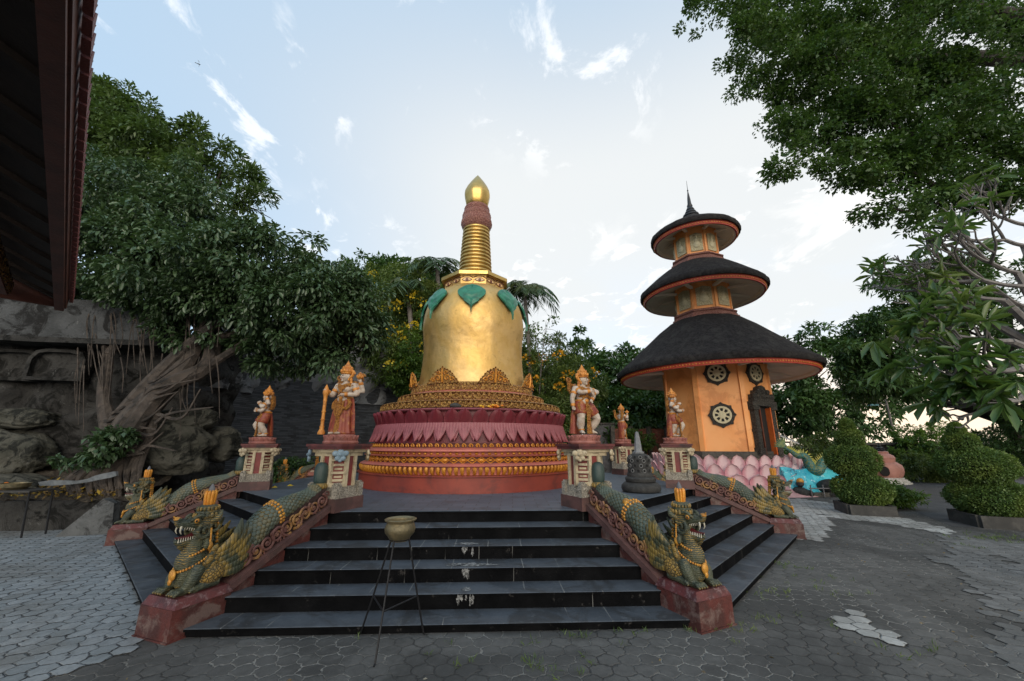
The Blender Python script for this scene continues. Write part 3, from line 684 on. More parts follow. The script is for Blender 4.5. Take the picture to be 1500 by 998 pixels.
mb=MB(); mb.M=T(z=.17); mb.lathe([(.52,13.42),(.55,13.55),(.48,13.6),(.36,13.66),(.42,13.72),(.40,13.8),(.26,13.86),(.3,13.93),(.27,14.0),(.19,14.06),(.22,14.12),(.18,14.2),(.13,14.3),(.15,14.36),(.1,14.5),(.08,14.8),(.04,15.15),(.02,15.3),(.045,15.34),(.015,15.4),(.008,15.95),(0,16)],24); pp('spire',mb,plain('dark_metal',(.03,.032,.035),.5,.3))
# lotus of pink petals round its foot
def lotusmat():
    t=NT('pink_petal_paint'); v=t.obj(); s=t.N.new('ShaderNodeSeparateXYZ'); t.L.new(v,s.inputs[0])
    e=t.ramp(t.math('ADD',t.math('ABSOLUTE',s.outputs[0]),t.math('MULTIPLY',t.noise(9,4,.6),.10)),.12,.32)
    col=t.mix(e,(.78,.56,.57),(.62,.27,.32)); col=t.mix(t.math('MULTIPLY',t.ramp(t.noise(4,6,.65),.5,.65),.5),col,(.38,.2,.22))
    t.set('Base Color',col); t.set('Roughness',.5); t.bump(t.noise(20,4,.6),.2,.01); return t.m
m_lot=lotusmat(); m_lotback=weathered('pink_petal_back',(.38,.12,.17),(.3,.09,.13),5,.55)
def petring(n,r,z,w,h,lean,ph,name,bul=.12,pt=.2):
    pm=MB(); pm.petal(w,h,bul,.06,.05,pt,8,8,0,0,base=.75); me=pm.mesh('petal')
    for i in range(n):
        a=2*PI*(i+ph)/n; o=obj('lotus_petal',me,m_lot,pg); o.matrix_local=T(rz=a+PI/2)@T(y=-r,z=z)@T(rx=-lean*.0+lean)
petring(38,3.02,.76,.53,.68,.05,0,'a',-.05,.10); petring(34,3.24,.44,.64,.68,.14,.5,'b',-.08,.15); petring(32,3.46,.26,.72,.50,.28,.2,'c',-.10,.2)
mb=MB(); mb.lathe([(2.1,1.22),(2.98,1.22),(3.0,.80),(3.2,.48),(3.42,.36),(3.62,.33),(4.15,-.02),(4.15,-.1)],64); pp('lotus_skirt',mb,weathered('pale_pink_plaster',(.6,.36,.35),(.5,.28,.28),3,.6,.3))
# ---------------------------------------------------------------- naga guardians and pedestals
m_green=weathered('olive_green_stone_paint',(.060,.075,.048),(.035,.050,.036),7,.55,.5,dirt=(.018,.024,.018),dirt_amt=.6,dscale=8,bdist=.012)
def creasedgreen():
    t=NT('green_stone_with_gold'); g=t.N.new('ShaderNodeNewGeometry')
    col=t.mix(t.ramp(t.noise(7,6,.65),.38,.62),(.085,.090,.050),(.036,.048,.034))
    v=t.obj(); wv=t.N.new('ShaderNodeTexWave'); wv.wave_type='RINGS'; wv.inputs['Scale'].default_value=14; wv.inputs['Distortion'].default_value=5; wv.inputs['Detail'].default_value=2; wv.inputs['Detail Scale'].default_value=2.0; t.L.new(v,wv.inputs[0]); sw=wv.outputs['Fac']
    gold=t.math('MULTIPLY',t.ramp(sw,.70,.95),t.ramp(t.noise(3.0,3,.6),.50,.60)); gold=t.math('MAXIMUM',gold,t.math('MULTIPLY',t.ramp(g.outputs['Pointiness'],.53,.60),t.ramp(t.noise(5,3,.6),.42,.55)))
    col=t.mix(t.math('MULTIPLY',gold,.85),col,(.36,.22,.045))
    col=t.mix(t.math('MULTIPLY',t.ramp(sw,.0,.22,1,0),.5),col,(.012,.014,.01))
    col=t.mix(t.ramp(g.outputs['Pointiness'],.44,.49,.9,0),col,(.008,.010,.008))  # near-black in the concave creases
    t.set('Base Color',col); t.set('Roughness',.5); t.bump(t.math('ADD',t.math('MULTIPLY',sw,.9),t.noise(45,4,.6)),.55,.007); return t.m
def feathermat():
    t=NT('feather_paint'); w=t.N.new('ShaderNodeTexWave'); w.inputs['Scale'].default_value=7; w.inputs['Distortion'].default_value=3; t.L.new(t.obj(),w.inputs[0])
    col=t.mix(t.ramp(t.noise(4,4,.6),.42,.60),(.045,.055,.032),(.27,.18,.04)); col=t.mix(t.math('MULTIPLY',t.ramp(w.outputs['Fac'],0,.3,1,0),.6),col,(.02,.024,.016)); t.set('Base Color',col); t.set('Roughness',.45); t.bump(w.outputs['Fac'],.4,.008); return t.m
m_ngreen=creasedgreen(); m_feather=feathermat()
m_nscale=scales('naga_scales',(.12,.16,.135),(.065,.095,.075),(.20,.135,.045),15)
m_haunch=scales('haunch_scales',(.36,.22,.05),(.20,.14,.045),(.025,.03,.022),26)
m_ngold=weathered('naga_gold',(.60,.30,.045),(.48,.2,.03),10,.4,.4,.2,dirt=(.12,.06,.02),dirt_amt=.5,dscale=14)
m_crownseg=weathered('crown_amber',(.68,.30,.035),(.55,.2,.02),8,.35,.3,.1)
m_tip=weathered('grey_finial',(.17,.17,.18),(.11,.11,.12),12,.6,.5)
m_scroll=weathered('brown_scroll_carving',(.17,.075,.06),(.10,.04,.034),6,.55,.5,dirt=(.34,.18,.045),dirt_amt=.75,dscale=3.5,bdist=.008)
m_scalebed=weathered('gilded_scale_bed',(.28,.19,.05),(.14,.09,.03),8,.5,.3)
m_scale1=weathered('teal_green_scales',(.105,.125,.095),(.050,.066,.046),3,.45,.4,dirt=(.20,.15,.06),dirt_amt=.5,dscale=5,bdist=.006)
m_scrollbg=weathered('dark_scroll_ground',(.03,.014,.012),(.045,.02,.016),9,.8,.8,bdist=.02)
m_plinth=weathered('maroon_plinth_paint',(.11,.024,.018),(.055,.016,.013),5,.6,.5,dirt=(.16,.11,.095),dirt_amt=.75,dscale=3.5,bdist=.012)
m_maroon=weathered('worn_maroon_paint',(.11,.020,.019),(.055,.012,.012),7,.5,.4,dirt=(.26,.18,.18),dirt_amt=.45,dscale=13)
m_coping=weathered('rosy_coping_stone',(.125,.060,.052),(.075,.036,.033),4,.65,.4,dirt=(.06,.035,.03),dirt_amt=.8,bdist=.012)
m_tooth=plain('bone_white',(.55,.52,.42),.4); m_mouth=plain('mouth_red',(.10,.012,.012),.5); m_eyeb=plain('black_eye',(.01,.01,.01),.2)
m_tealcap=weathered('teal_tail_cap_paint',(.035,.060,.052),(.022,.042,.036),5,.5,.4,dirt=(.02,.035,.03),dirt_amt=.6)
def curl(mb,c,r,turns=1.5,rad=.014,plane='xz',s=1,ph=0,y=0):
    pts=[]; n=int(12*turns)
    for i in range(n+1):
        t=i/n; a=ph+s*2*PI*turns*t; q=r*(1-.85*t)
        pts.append((c[0]+q*math.cos(a),c[1]+y*t,c[2]+q*math.sin(a)) if plane=='xz' else (c[0]+q*math.cos(a),c[1]+q*math.sin(a),c[2]))
    mb.tube(pts,[rad*(1.0-.3*i/n) for i in range(n+1)],6)
NZ=.36
def make_naga():
    """local frame: +X points away from the stupa down the stairs, origin under the dragon"""
    root=thing('naga_balustrade','','naga',(0,0,0))
    def P(name,mb,mat,parent=root,**k): return obj(name,mb,mat,parent,**k)
    # end block
    mb=MB(); mb.smooth=False; mb.box((.04,0,.14),(.58,.50,.28)); mb.box((.04,0,.0),(.61,.53,.03)); P('end_block',mb,m_plinth)
    mb=MB(); mb.smooth=False; mb.box((.03,0,.28+.04),(.58,.52,.08),taper=(.88,.84)); P('block_cap',mb,m_maroon)
    # sloping stringer up to the pedestal.  x=-2.15 is the pedestal
    x0,x1=-.24,-1.62
    zt=lambda x: .30+(-x-.24)*(.95-.30)/(1.38)
    mb=MB(); mb.smooth=False
    mb.prism([(x0+.02,0),(x0+.02,zt(x0)+.02),(x1,zt(x1)),(x1,0)],-.19,.19,'y'); P('stringer',mb,m_plinth)
    mb=MB(); mb.smooth=False; mb.prism([(x0,zt(x0)-.03),(x0,zt(x0)+.05),(x1,zt(x1)+.04),(x1,zt(x1)-.05)],-.235,.235,'y'); P('coping',mb,m_coping)
    # carved scroll panel standing on the coping
    mb=MB(); mb.smooth=False; xs=np.linspace(-.30,-1.58,16)
    top=[(x,zt(x)+.10+.20*math.sin(min(1,(-x-.2)/.5)*PI/2)*(1-.25*max(0,(-x-1.3)))) for x in xs]
    mb.prism([(x,zt(x)+.03) for x in xs]+top[::-1],-.13,.13,'y'); P('scroll_panel_core',mb,m_scrollbg)
    for sy in (-1,1):
        mb=MB()
        for i,x in enumerate(np.linspace(-.42,-1.5,9)):
            z=zt(x)+.14; curl(mb,(x,sy*.16,z+.02),.10,1.7,.019,s=(-1)**i,ph=i); curl(mb,(x-.075,sy*.155,z+.10-.15*(i%2)),.055,1.3,.012,s=-(-1)**i,ph=i*2)
            mb.ell((x,sy*.16,z+.02),(.026,.02,.026),n=6,m=5)
        P('scroll_carving',mb,m_scroll)
    # serpent body rising along the stairs
    bp=bez([(-.10,0,.52),(-.36,0,.58),(-.56,0,.74),(-.76,0,.92),(-1.0,0,1.02),(-1.22,0,1.07),(-1.40,0,1.12),(-1.52,0,1.22)],6)
    mb=MB(); mb.tube(bp,lerpr([.12,.135,.145,.145,.135,.12,.11,.09],len(bp)),16); sbd=P('serpent_body',mb.mesh('serpent_body',60),m_scalebed)
    mb=MB(); rr_=lerpr([.12,.135,.145,.145,.135,.12,.11,.09],len(bp)); cl=[0]
    for i in range(1,len(bp)): cl.append(cl[-1]+(bp[i]-bp[i-1]).length)
    s_=.02; row=0
    while s_<cl[-1]:
        p=V(*[float(np.interp(s_,cl,[q[k_] for q in bp])) for k_ in range(3)]); q2=V(*[float(np.interp(min(s_+.02,cl[-1]),cl,[q[k_] for q in bp])) for k_ in range(3)]); q1=V(*[float(np.interp(max(s_-.02,0),cl,[q[k_] for q in bp])) for k_ in range(3)]); tg=(q2-q1).normalized()
        r_=float(np.interp(s_,cl,rr_)); ux=tg.cross(V(0,1,0)).normalized(); uy=V(0,1,0); nn_=15
        for j in range(nn_):
            a=2*PI*(j+.5*(row%2))/nn_; rad=(ux*math.cos(a)+uy*math.sin(a)); sd_=tg.cross(rad); M3=Matrix((sd_,tg,rad)).transposed().to_4x4()
            mb.M=Matrix.Translation(p+rad*(r_+.002))@M3@T(rx=-.22); w_=2*PI*r_/nn_
            mb.ell((0,0,0),(w_*.50,.036,.012),n=8,m=4)
        s_+=.043; row+=1
    mb.M=T(); obj('scales',mb,m_scale1,sbd)
    mb=MB()
    for ii in (20,21):
        p=bp[ii]; tg=(bp[ii+1]-bp[ii-1]).normalized(); ux=tg.cross(V(0,1,0)).normalized()
        for i in range(20): a=2*PI*i/20; mb.ell(p+(ux*math.cos(a)+V(0,1,0)*math.sin(a))*(rr_[ii]+.014),(.020,.020,.020),n=6,m=5)
    mb.ell((-.88,-.08,1.09),(.06,.05,.05)); P('beaded_collar',mb,m_ngold)
    # tail cap: ribbed capsule standing at the pedestal
    mb=MB(); mb.lathe([(.08,1.20),(.095,1.23),(.10,1.27),(.085,1.29)],16,c=(-1.585,0,0)); 
    for i in range(14): a=2*PI*i/14; mb.ell((-1.585+.095*math.cos(a),.095*math.sin(a),1.245),(.018,.018,.032),n=6,m=5)
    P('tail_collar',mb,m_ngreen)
    mb=MB(); mb.lathe([(.07,1.27),(.088,1.31),(.095,1.39),(.094,1.48),(.083,1.54),(.06,1.575),(.025,1.59),(0,1.591)],24,c=(-1.585,0,0),mod=lambda a,r,z:1+.05*abs(math.cos(a*3))); P('tail_cap',mb,m_tealcap)
    # crouching body melted into one skin
    mb=MB(); z=NZ
    mb.ell((.06,0,z+.22),(.20,.17,.25),rot=(0,-.25,0)); mb.ell((.13,0,z+.34),(.15,.145,.16)); mb.ell((-.12,0,z+.18),(.24,.17,.19))
    nk=bez([(.08,0,z+.34),(.10,0,z+.50),(.06,0,z+.62),(.03,0,z+.74)],5); mb.tube(nk,lerpr([.15,.115,.10,.10],len(nk)),14)
    for sy in (-1,1):
        mb.tube(bez([(.08,sy*.15,z+.27),(.16,sy*.19,z+.15),(.20,sy*.16,z+.06),(.24,sy*.14,z+.03)],4),lerpr([.09,.075,.06,.05],13),10)
        mb.ell((-.10,sy*.16,z+.14),(.19,.09,.14),rot=(0,.35,0)); mb.tube([(-.18,sy*.19,z+.05),(.02,sy*.20,z+.045),(.1,sy*.2,z+.035)],[.05,.045,.045],8)
        for (fx,fy,n_,sc) in ((.24,sy*.14,4,1.0),(.10,sy*.20,3,.85)):
            mb.ell((fx,fy,z+.035),(.07*sc,.065*sc,.045))
            for q in range(n_):
                o=(q-(n_-1)/2)*.036*sc; mb.tube([(fx,fy+o,z+.05),(fx+.06*sc,fy+o*1.25,z+.055),(fx+.115*sc,fy+o*1.4,z+.022)],[.020,.024,.014],8)
    # head
    hz=z+.74; hx=.04
    mb.ell((hx,0,hz),(.125,.11,.12)); mb.ell((hx-.04,0,hz+.05),(.11,.12,.11))
    mb.tube(bez([(hx+.05,0,hz+.03),(hx+.17,0,hz+.045),(hx+.28,0,hz+.075),(hx+.335,0,hz+.135)],4),lerpr([.080,.062,.052,.030],13),10,flat=1.1)   # upper jaw
    mb.ell((hx+.30,0,hz+.11),(.05,.05,.035))
    for sy in (-1,1): mb.ell((hx+.315,sy*.035,hz+.125),(.026,.022,.024),n=8,m=6)
    mb.tube(bez([(hx+.02,0,hz-.10),(hx+.13,0,hz-.165),(hx+.23,0,hz-.165),(hx+.30,0,hz-.125)],4),lerpr([.070,.050,.042,.024],13),10,flat=1.15) # lower jaw
    mb.tube([(hx+.26,0,hz-.14),(hx+.23,0,hz-.21),(hx+.19,0,hz-.26)],[.03,.026,.008],8)
    for sy in (-1,1):
        mb.ell((hx+.115,sy*.078,hz+.085),(.05,.042,.045)); mb.tube(bez([(hx+.19,sy*.07,hz+.09),(hx+.12,sy*.10,hz+.145),(hx+.03,sy*.12,hz+.13)],4),[.016,.02,.024,.024,.022,.02,.02,.016,.012],7)
        curl(mb,(hx+.02,sy*.125,hz-.05),.105,1.3,.028,s=-1,ph=.9); curl(mb,(hx-.09,sy*.12,hz-.01),.075,1.2,.022,s=1,ph=3)
        curl(mb,(hx+.10,sy*.09,hz-.035),.05,1.1,.018,s=-1,ph=.4); curl(mb,(hx-.04,sy*.125,hz-.17),.07,1.2,.024,s=1,ph=1)
        mb.ell((hx-.02,sy*.14,hz-.22),(.04,.035,.055))
        mb.tube(bez([(hx-.05,sy*.11,hz+.06),(hx-.10,sy*.17,hz+.10),(hx-.15,sy*.15,hz+.19)],4),lerpr([.04,.045,.01],9),7)
    for k_ in range(8):   # mane curls down the nape
        mb.ell((hx-.13-.012*k_,0,hz+.16-.062*k_),(.042,.06,.036),rot=(0,.5,0))
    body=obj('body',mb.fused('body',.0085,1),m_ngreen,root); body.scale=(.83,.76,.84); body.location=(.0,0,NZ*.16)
    mb=MB(); mb.ell((hx+.315,0,hz+.128),(.046,.052,.030),rot=(0,-.4,0)); mb.tube([(hx+.33,0,hz+.13),(hx+.37,0,hz+.17)],[.02,.006],6); P('snout',mb,m_ngold,body)
    for sy in (-1,1):
        mb=MB(); mb.ell((-.10,sy*.175,z+.145),(.175,.085,.125),rot=(0,.35,0),n=20,m=12); P('haunch',mb,m_haunch,body)
        mb=MB(); mb.ell((hx+.135,sy*.104,hz+.088),(.03,.024,.03),n=12,m=8); e=P('eye',mb,m_ngold,body)
        mb=MB(); mb.ell((hx+.152,sy*.123,hz+.088),(.014,.010,.014),n=8,m=6); obj('pupil',mb,m_eyeb,e)
    mb=MB()
    for sy in (-1,1):
        for q in range(7):
            x=hx+.12+.027*q; mb.tube([(x,sy*(.054-.003*q),hz-.005+.010*q),(x+.004,sy*(.052-.003*q),hz-.038+.010*q)],[.010,.003],6)
            mb.tube([(x-.006,sy*(.046-.002*q),hz-.130-.003*q),(x-.004,sy*(.046-.002*q),hz-.098)],[.009,.003],6)
        mb.tube(bez([(hx+.275,sy*.040,hz+.045),(hx+.285,sy*.048,hz-.01),(hx+.265,sy*.045,hz-.05)],3),lerpr([.012,.010,.003],7),6)
    P('teeth',mb,m_tooth,body)
    mb=MB(); mb.tube(bez([(hx+.05,0,hz-.07),(hx+.16,0,hz-.105),(hx+.26,0,hz-.10),(hx+.31,0,hz-.085)],4),lerpr([.035,.028,.016,.005],13),8,flat=1.3); P('tongue',mb,m_mouth,body)
    # crown
    mb=MB(); mb.lathe([(.135,hz+.10),(.15,hz+.12),(.13,hz+.15),(.135,hz+.18),(.115,hz+.20),(.125,hz+.225),(.10,hz+.25),(.085,hz+.26)],24,c=(hx-.045,0,0))
    for i in range(18):
        a=2*PI*i/18; mb.ell((hx-.045+.148*math.cos(a),.148*math.sin(a),hz+.135),(.022,.022,.034),n=6,m=5); mb.ell((hx-.045+.125*math.cos(a),.125*math.sin(a),hz+.215),(.018,.018,.028),n=6,m=5)
    cr=P('crown',mb,m_ngreen,body)
    mb=MB()
    for i in range(9):
        a=2*PI*i/9; c_,s_=math.cos(a),math.sin(a); q=[(hx-.045+r_*c_,r_*s_,hz+zz_) for r_,zz_ in ((.048,.25),(.052,.29),(.056,.35),(.058,.41),(.046,.435))]; mb.tube(bez(q,3),lerpr([.018,.021,.021,.021,.012],13),7)
    mb.ell((hx-.045,0,hz+.34),(.05,.05,.09)); obj('crown_segments',mb,m_crownseg,cr)
    mb=MB(); mb.lathe([(.034,hz+.42),(.038,hz+.435),(.034,hz+.465),(.02,hz+.50),(.0,hz+.53)],14,c=(hx-.045,0,0)); obj('crown_tip',mb,m_tip,cr)
    mb=MB()
    for i in range(11):   # gold flame beads behind the head
        zq=hz+.22-.045*i; xq=hx-.16-.006*i; mb.ell((xq,0,zq),(.03,.05,.024),rot=(0,.6,0),n=8,m=6); 
        for sy in (-1,1): mb.ell((xq+.015,sy*.05,zq+.01),(.022,.022,.022),n=6,m=5)
    P('mane_beads',mb,m_ngold,body)
    # necklaces and pendant
    mb=MB()
    for (r_,cz,cx,dz,n_) in ((.145,z+.50,.085,-.10,30),(.185,z+.42,.08,-.17,38)):
        for i in range(n_):
            a=2*PI*i/n_; mb.ell((cx+r_*math.cos(a)*1.02,r_*.93*math.sin(a),cz+dz*(math.cos(a)*.5+.5)*1.0),(.015,.015,.017),n=6,m=4)
    mb.ell((.29,0,z+.22),(.03,.06,.07)); mb.ell((.305,0,z+.15),(.02,.03,.04)); 
    for sy in (-1,1): mb.ell((-.02,sy*.155,z+.50),(.035,.025,.05)); mb.tube([(-.0,sy*.15,z+.72),(-.01,sy*.155,z+.60),(-.01,sy*.155,z+.52)],[.012,.01,.02],6)
    P('necklace',mb,m_ngold,body)
    # wings
    for sy in (-1,1):
        mb=MB(); mb.ell((-.10,sy*.16,z+.33),(.15,.05,.11),rot=(0,.5,0),n=14,m=8)
        for r_ in range(3):
            for q in range(5): mb.ell((-.02-.075*q*.9-.02*r_,sy*(.20-.008*q),z+.40-.055*q+.055*(r_-1)*1.2),(.052,.022,.036),rot=(0,.7,0),n=8,m=6)
        w=P('wing',mb,m_ngreen,body)
        for q in range(6):
            f0=q/5; L=.43+.10*math.sin(f0*PI); a0=.12+.80*f0
            st=V(-.16+.05*f0,sy*.18,z+.12+.30*f0); pts=[]
            for t in np.linspace(0,1,9):
                aa=a0*(.5+.65*t); pts.append(st+V(-L*t*math.cos(aa*.85),sy*(.055*math.sin(t*PI)+.02*f0),L*t*math.sin(aa*.85)+.02*t))
            fb=MB(); fb.tube(pts,lerpr([.03,.054,.064,.056,.014],9),8,flat=.34,up=(0,0,1)); obj('feather',fb,m_feather,w)
    return root
proto=make_naga()
RN=7.12; NAGA_A={}
nl={-.5:'large green and gold naga facing left at the foot of the front stairs',.5:'large green and gold naga facing right at the foot of the front stairs',
 1.5:'smaller looking bronze toned naga at the right corner, below the pagoda lotus',-1.5:'dark naga at the left corner of the stairs beside the rock wall',
 2.5:'naga balustrade behind the small black stupa',-2.5:'dark naga behind the left statue near the slate wall'}
def corner(k,r): a=-PI/2+PI/4*k+YAW; return CP.x+r*math.cos(a),CP.y+r*math.sin(a),a
for i,k in enumerate((-.5,.5,1.5,-1.5,2.5,-2.5)):
    o=proto if i==0 else copy_tree(proto); x,y,a=corner(k,RN); o.location=(x,y,0); o.rotation_euler=(0,0,a); tag(o,nl[k],'naga','naga balustrades at the corners of the platform')
# pedestals
m_white=carved('weathered_white_carving',(.60,.54,.44),(.20,.17,.13),24,.015,.7,spread=.25)
m_creamst=weathered('cream_painted_stone',(.50,.42,.28),(.42,.34,.22),6,.65,.5,dirt=(.2,.15,.1),dirt_amt=.7,dscale=8)
m_redpan=weathered('red_panel_paint',(.22,.035,.03),(.16,.025,.02),6,.55,.3,dirt=(.1,.03,.03),dirt_amt=.5)
m_blueorn=weathered('pale_blue_flower_paint',(.22,.30,.36),(.16,.23,.28),14,.6,.6); m_slab=weathered('dark_maroon_slab',(.13,.03,.028),(.08,.022,.02),6,.6,.5,dirt=(.03,.02,.02),dirt_amt=.7)
def orn_mesh():
    mb=MB()
    for (x,z,r_) in ((0,0,.065),(-.075,.02,.05),(.075,.02,.05),(-.04,-.055,.045),(.04,-.055,.045),(0,-.09,.03),(0,.045,.05)): mb.ell((x,-.012,z),(r_,.028,r_*.9),n=9,m=6)
    mb.ell((0,-.04,0),(.025,.02,.025),n=8,m=5); return mb.mesh('flower_ornament')
def make_pedestal(cols):
    root=thing('pedestal','','pedestal')
    def P(n,mb,m): return obj(n,mb,m,root)
    mb=MB(); mb.smooth=False; mb.box((0,0,.085),(.60,.60,.19)); mb.box((0,-.275,.0),(.14,.10,.30),taper=(1.3,1)); P('plinth',mb,m_coping)
    mb=MB(); mb.smooth=False; mb.box((0,0,.26),(.50,.50,.17)); mb.box((0,0,.20),(.56,.56,.05))
    for sx in (-1,1):
        for sy in (-1,1): mb.box((sx*.235,sy*.235,.28),(.10,.10,.20)); mb.box((sx*.235,sy*.235,.39),(.07,.07,.03))
    P('carved_base',mb,m_white)
    s,cc=.235,.075; mb=MB(); mb.smooth=False
    mb.prism([(s,-cc),(s,cc),(cc,s),(-cc,s),(-s,cc),(-s,-cc),(-cc,-s),(cc,-s)],.34,.80); P('core',mb,m_redpan)
    for i in range(4):
        for q in (0,1):
            mb=MB(); mb.smooth=False; mb.M=T(rz=i*PI/2-(PI/2)*q)
            mb.box(((-1 if q==0 else 1)*.085*-1,-s-.006,.57),(.055,.05,.46))
            mb.M=T(); f=P('niche_post',mb,m_creamst)
        mb=MB(); mb.smooth=False; mb.M=T(rz=i*PI/2+PI/4)
        for (zc,w,h,dpt) in ((.37,.22,.06,.05),(.435,.15,.035,.04),(.485,.11,.03,.02),(.545,.20,.035,.055),(.60,.11,.03,.02),(.66,.16,.035,.04),(.735,.21,.03,.05)): mb.box((0,-.215-dpt/2,zc),(w,dpt,h))
        for sx in (-1,1): mb.box((sx*.115,-.225,.57),(.03,.06,.46),rot=(0,0,sx*.55))
        mb.M=T(); obj('niche_moulding',mb,m_creamst,f)
    mb=MB(); mb.smooth=False; mb.box((0,0,.82),(.50,.50,.06)); mb.box((0,0,.87),(.56,.56,.05)); P('capital',mb,m_creamst)
    mb=MB(); mb.smooth=False; mb.box((0,0,.915),(.66,.66,.045)); mb.box((0,0,.955),(.70,.70,.04)); P('top_slab',mb,m_slab)
    for i in range(4):
        o=obj('flower_ornament',omesh[cols[i]],(m_creamst,m_blueorn)[cols[i]],root); o.matrix_local=T(rz=i*PI/2+PI/4)@T(y=-.42,z=.815,s=.95)
    return root
omesh=[orn_mesh(),orn_mesh()]
pA=make_pedestal((1,0,0,1)); pB=make_pedestal((0,0,0,0))
pl={-.5:'cream and red pedestal with pale blue flowers, under the robed statue with the mace',.5:'weathered cream pedestal under the statue with folded arms, right of the front stairs',1.5:'cream and red pedestal in front of the pagoda lotus',-1.5:'small looking cream and red pedestal before the dark slate wall',2.5:'far pedestal mostly hidden behind the small black stupa'}
RP=5.20
for i,k in enumerate((-.5,.5,1.5,-1.5,2.5)):
    o=pA if i==0 else (pB if i==1 else copy_tree(pB)); x,y,a=corner(k,RP); o.location=(x,y,PZ); o.rotation_euler=(0,0,a+PI/2); tag(o,pl[k],'pedestal','pedestals at the corners of the platform')
# ---------------------------------------------------------------- painted stone statues
m_skin=weathered('white_statue_paint',(.52,.44,.36),(.42,.34,.27),6,.55,.35,dirt=(.30,.17,.09),dirt_amt=.6,dscale=9)
m_sgold=weathered('orange_gold_statue_paint',(.62,.26,.045),(.50,.18,.03),10,.45,.5,.15,dirt=(.2,.05,.02),dirt_amt=.6,dscale=12)
m_sgoldc=carved('gilded_statue_carving',(.62,.28,.05),(.24,.06,.02),34,.008,.5,.1,spread=.3)
m_robe=weathered('russet_robe_paint',(.26,.05,.022),(.19,.03,.018),6,.5,.4,dirt=(.45,.2,.04),dirt_amt=.5,dscale=14)
m_sbase=weathered('brick_lotus_base_paint',(.33,.13,.10),(.25,.08,.06),8,.6,.5,dirt=(.12,.05,.04),dirt_amt=.6)
m_eyek=plain('painted_eye',(.02,.012,.01),.4); m_lip=plain('painted_lips',(.45,.08,.06),.4)
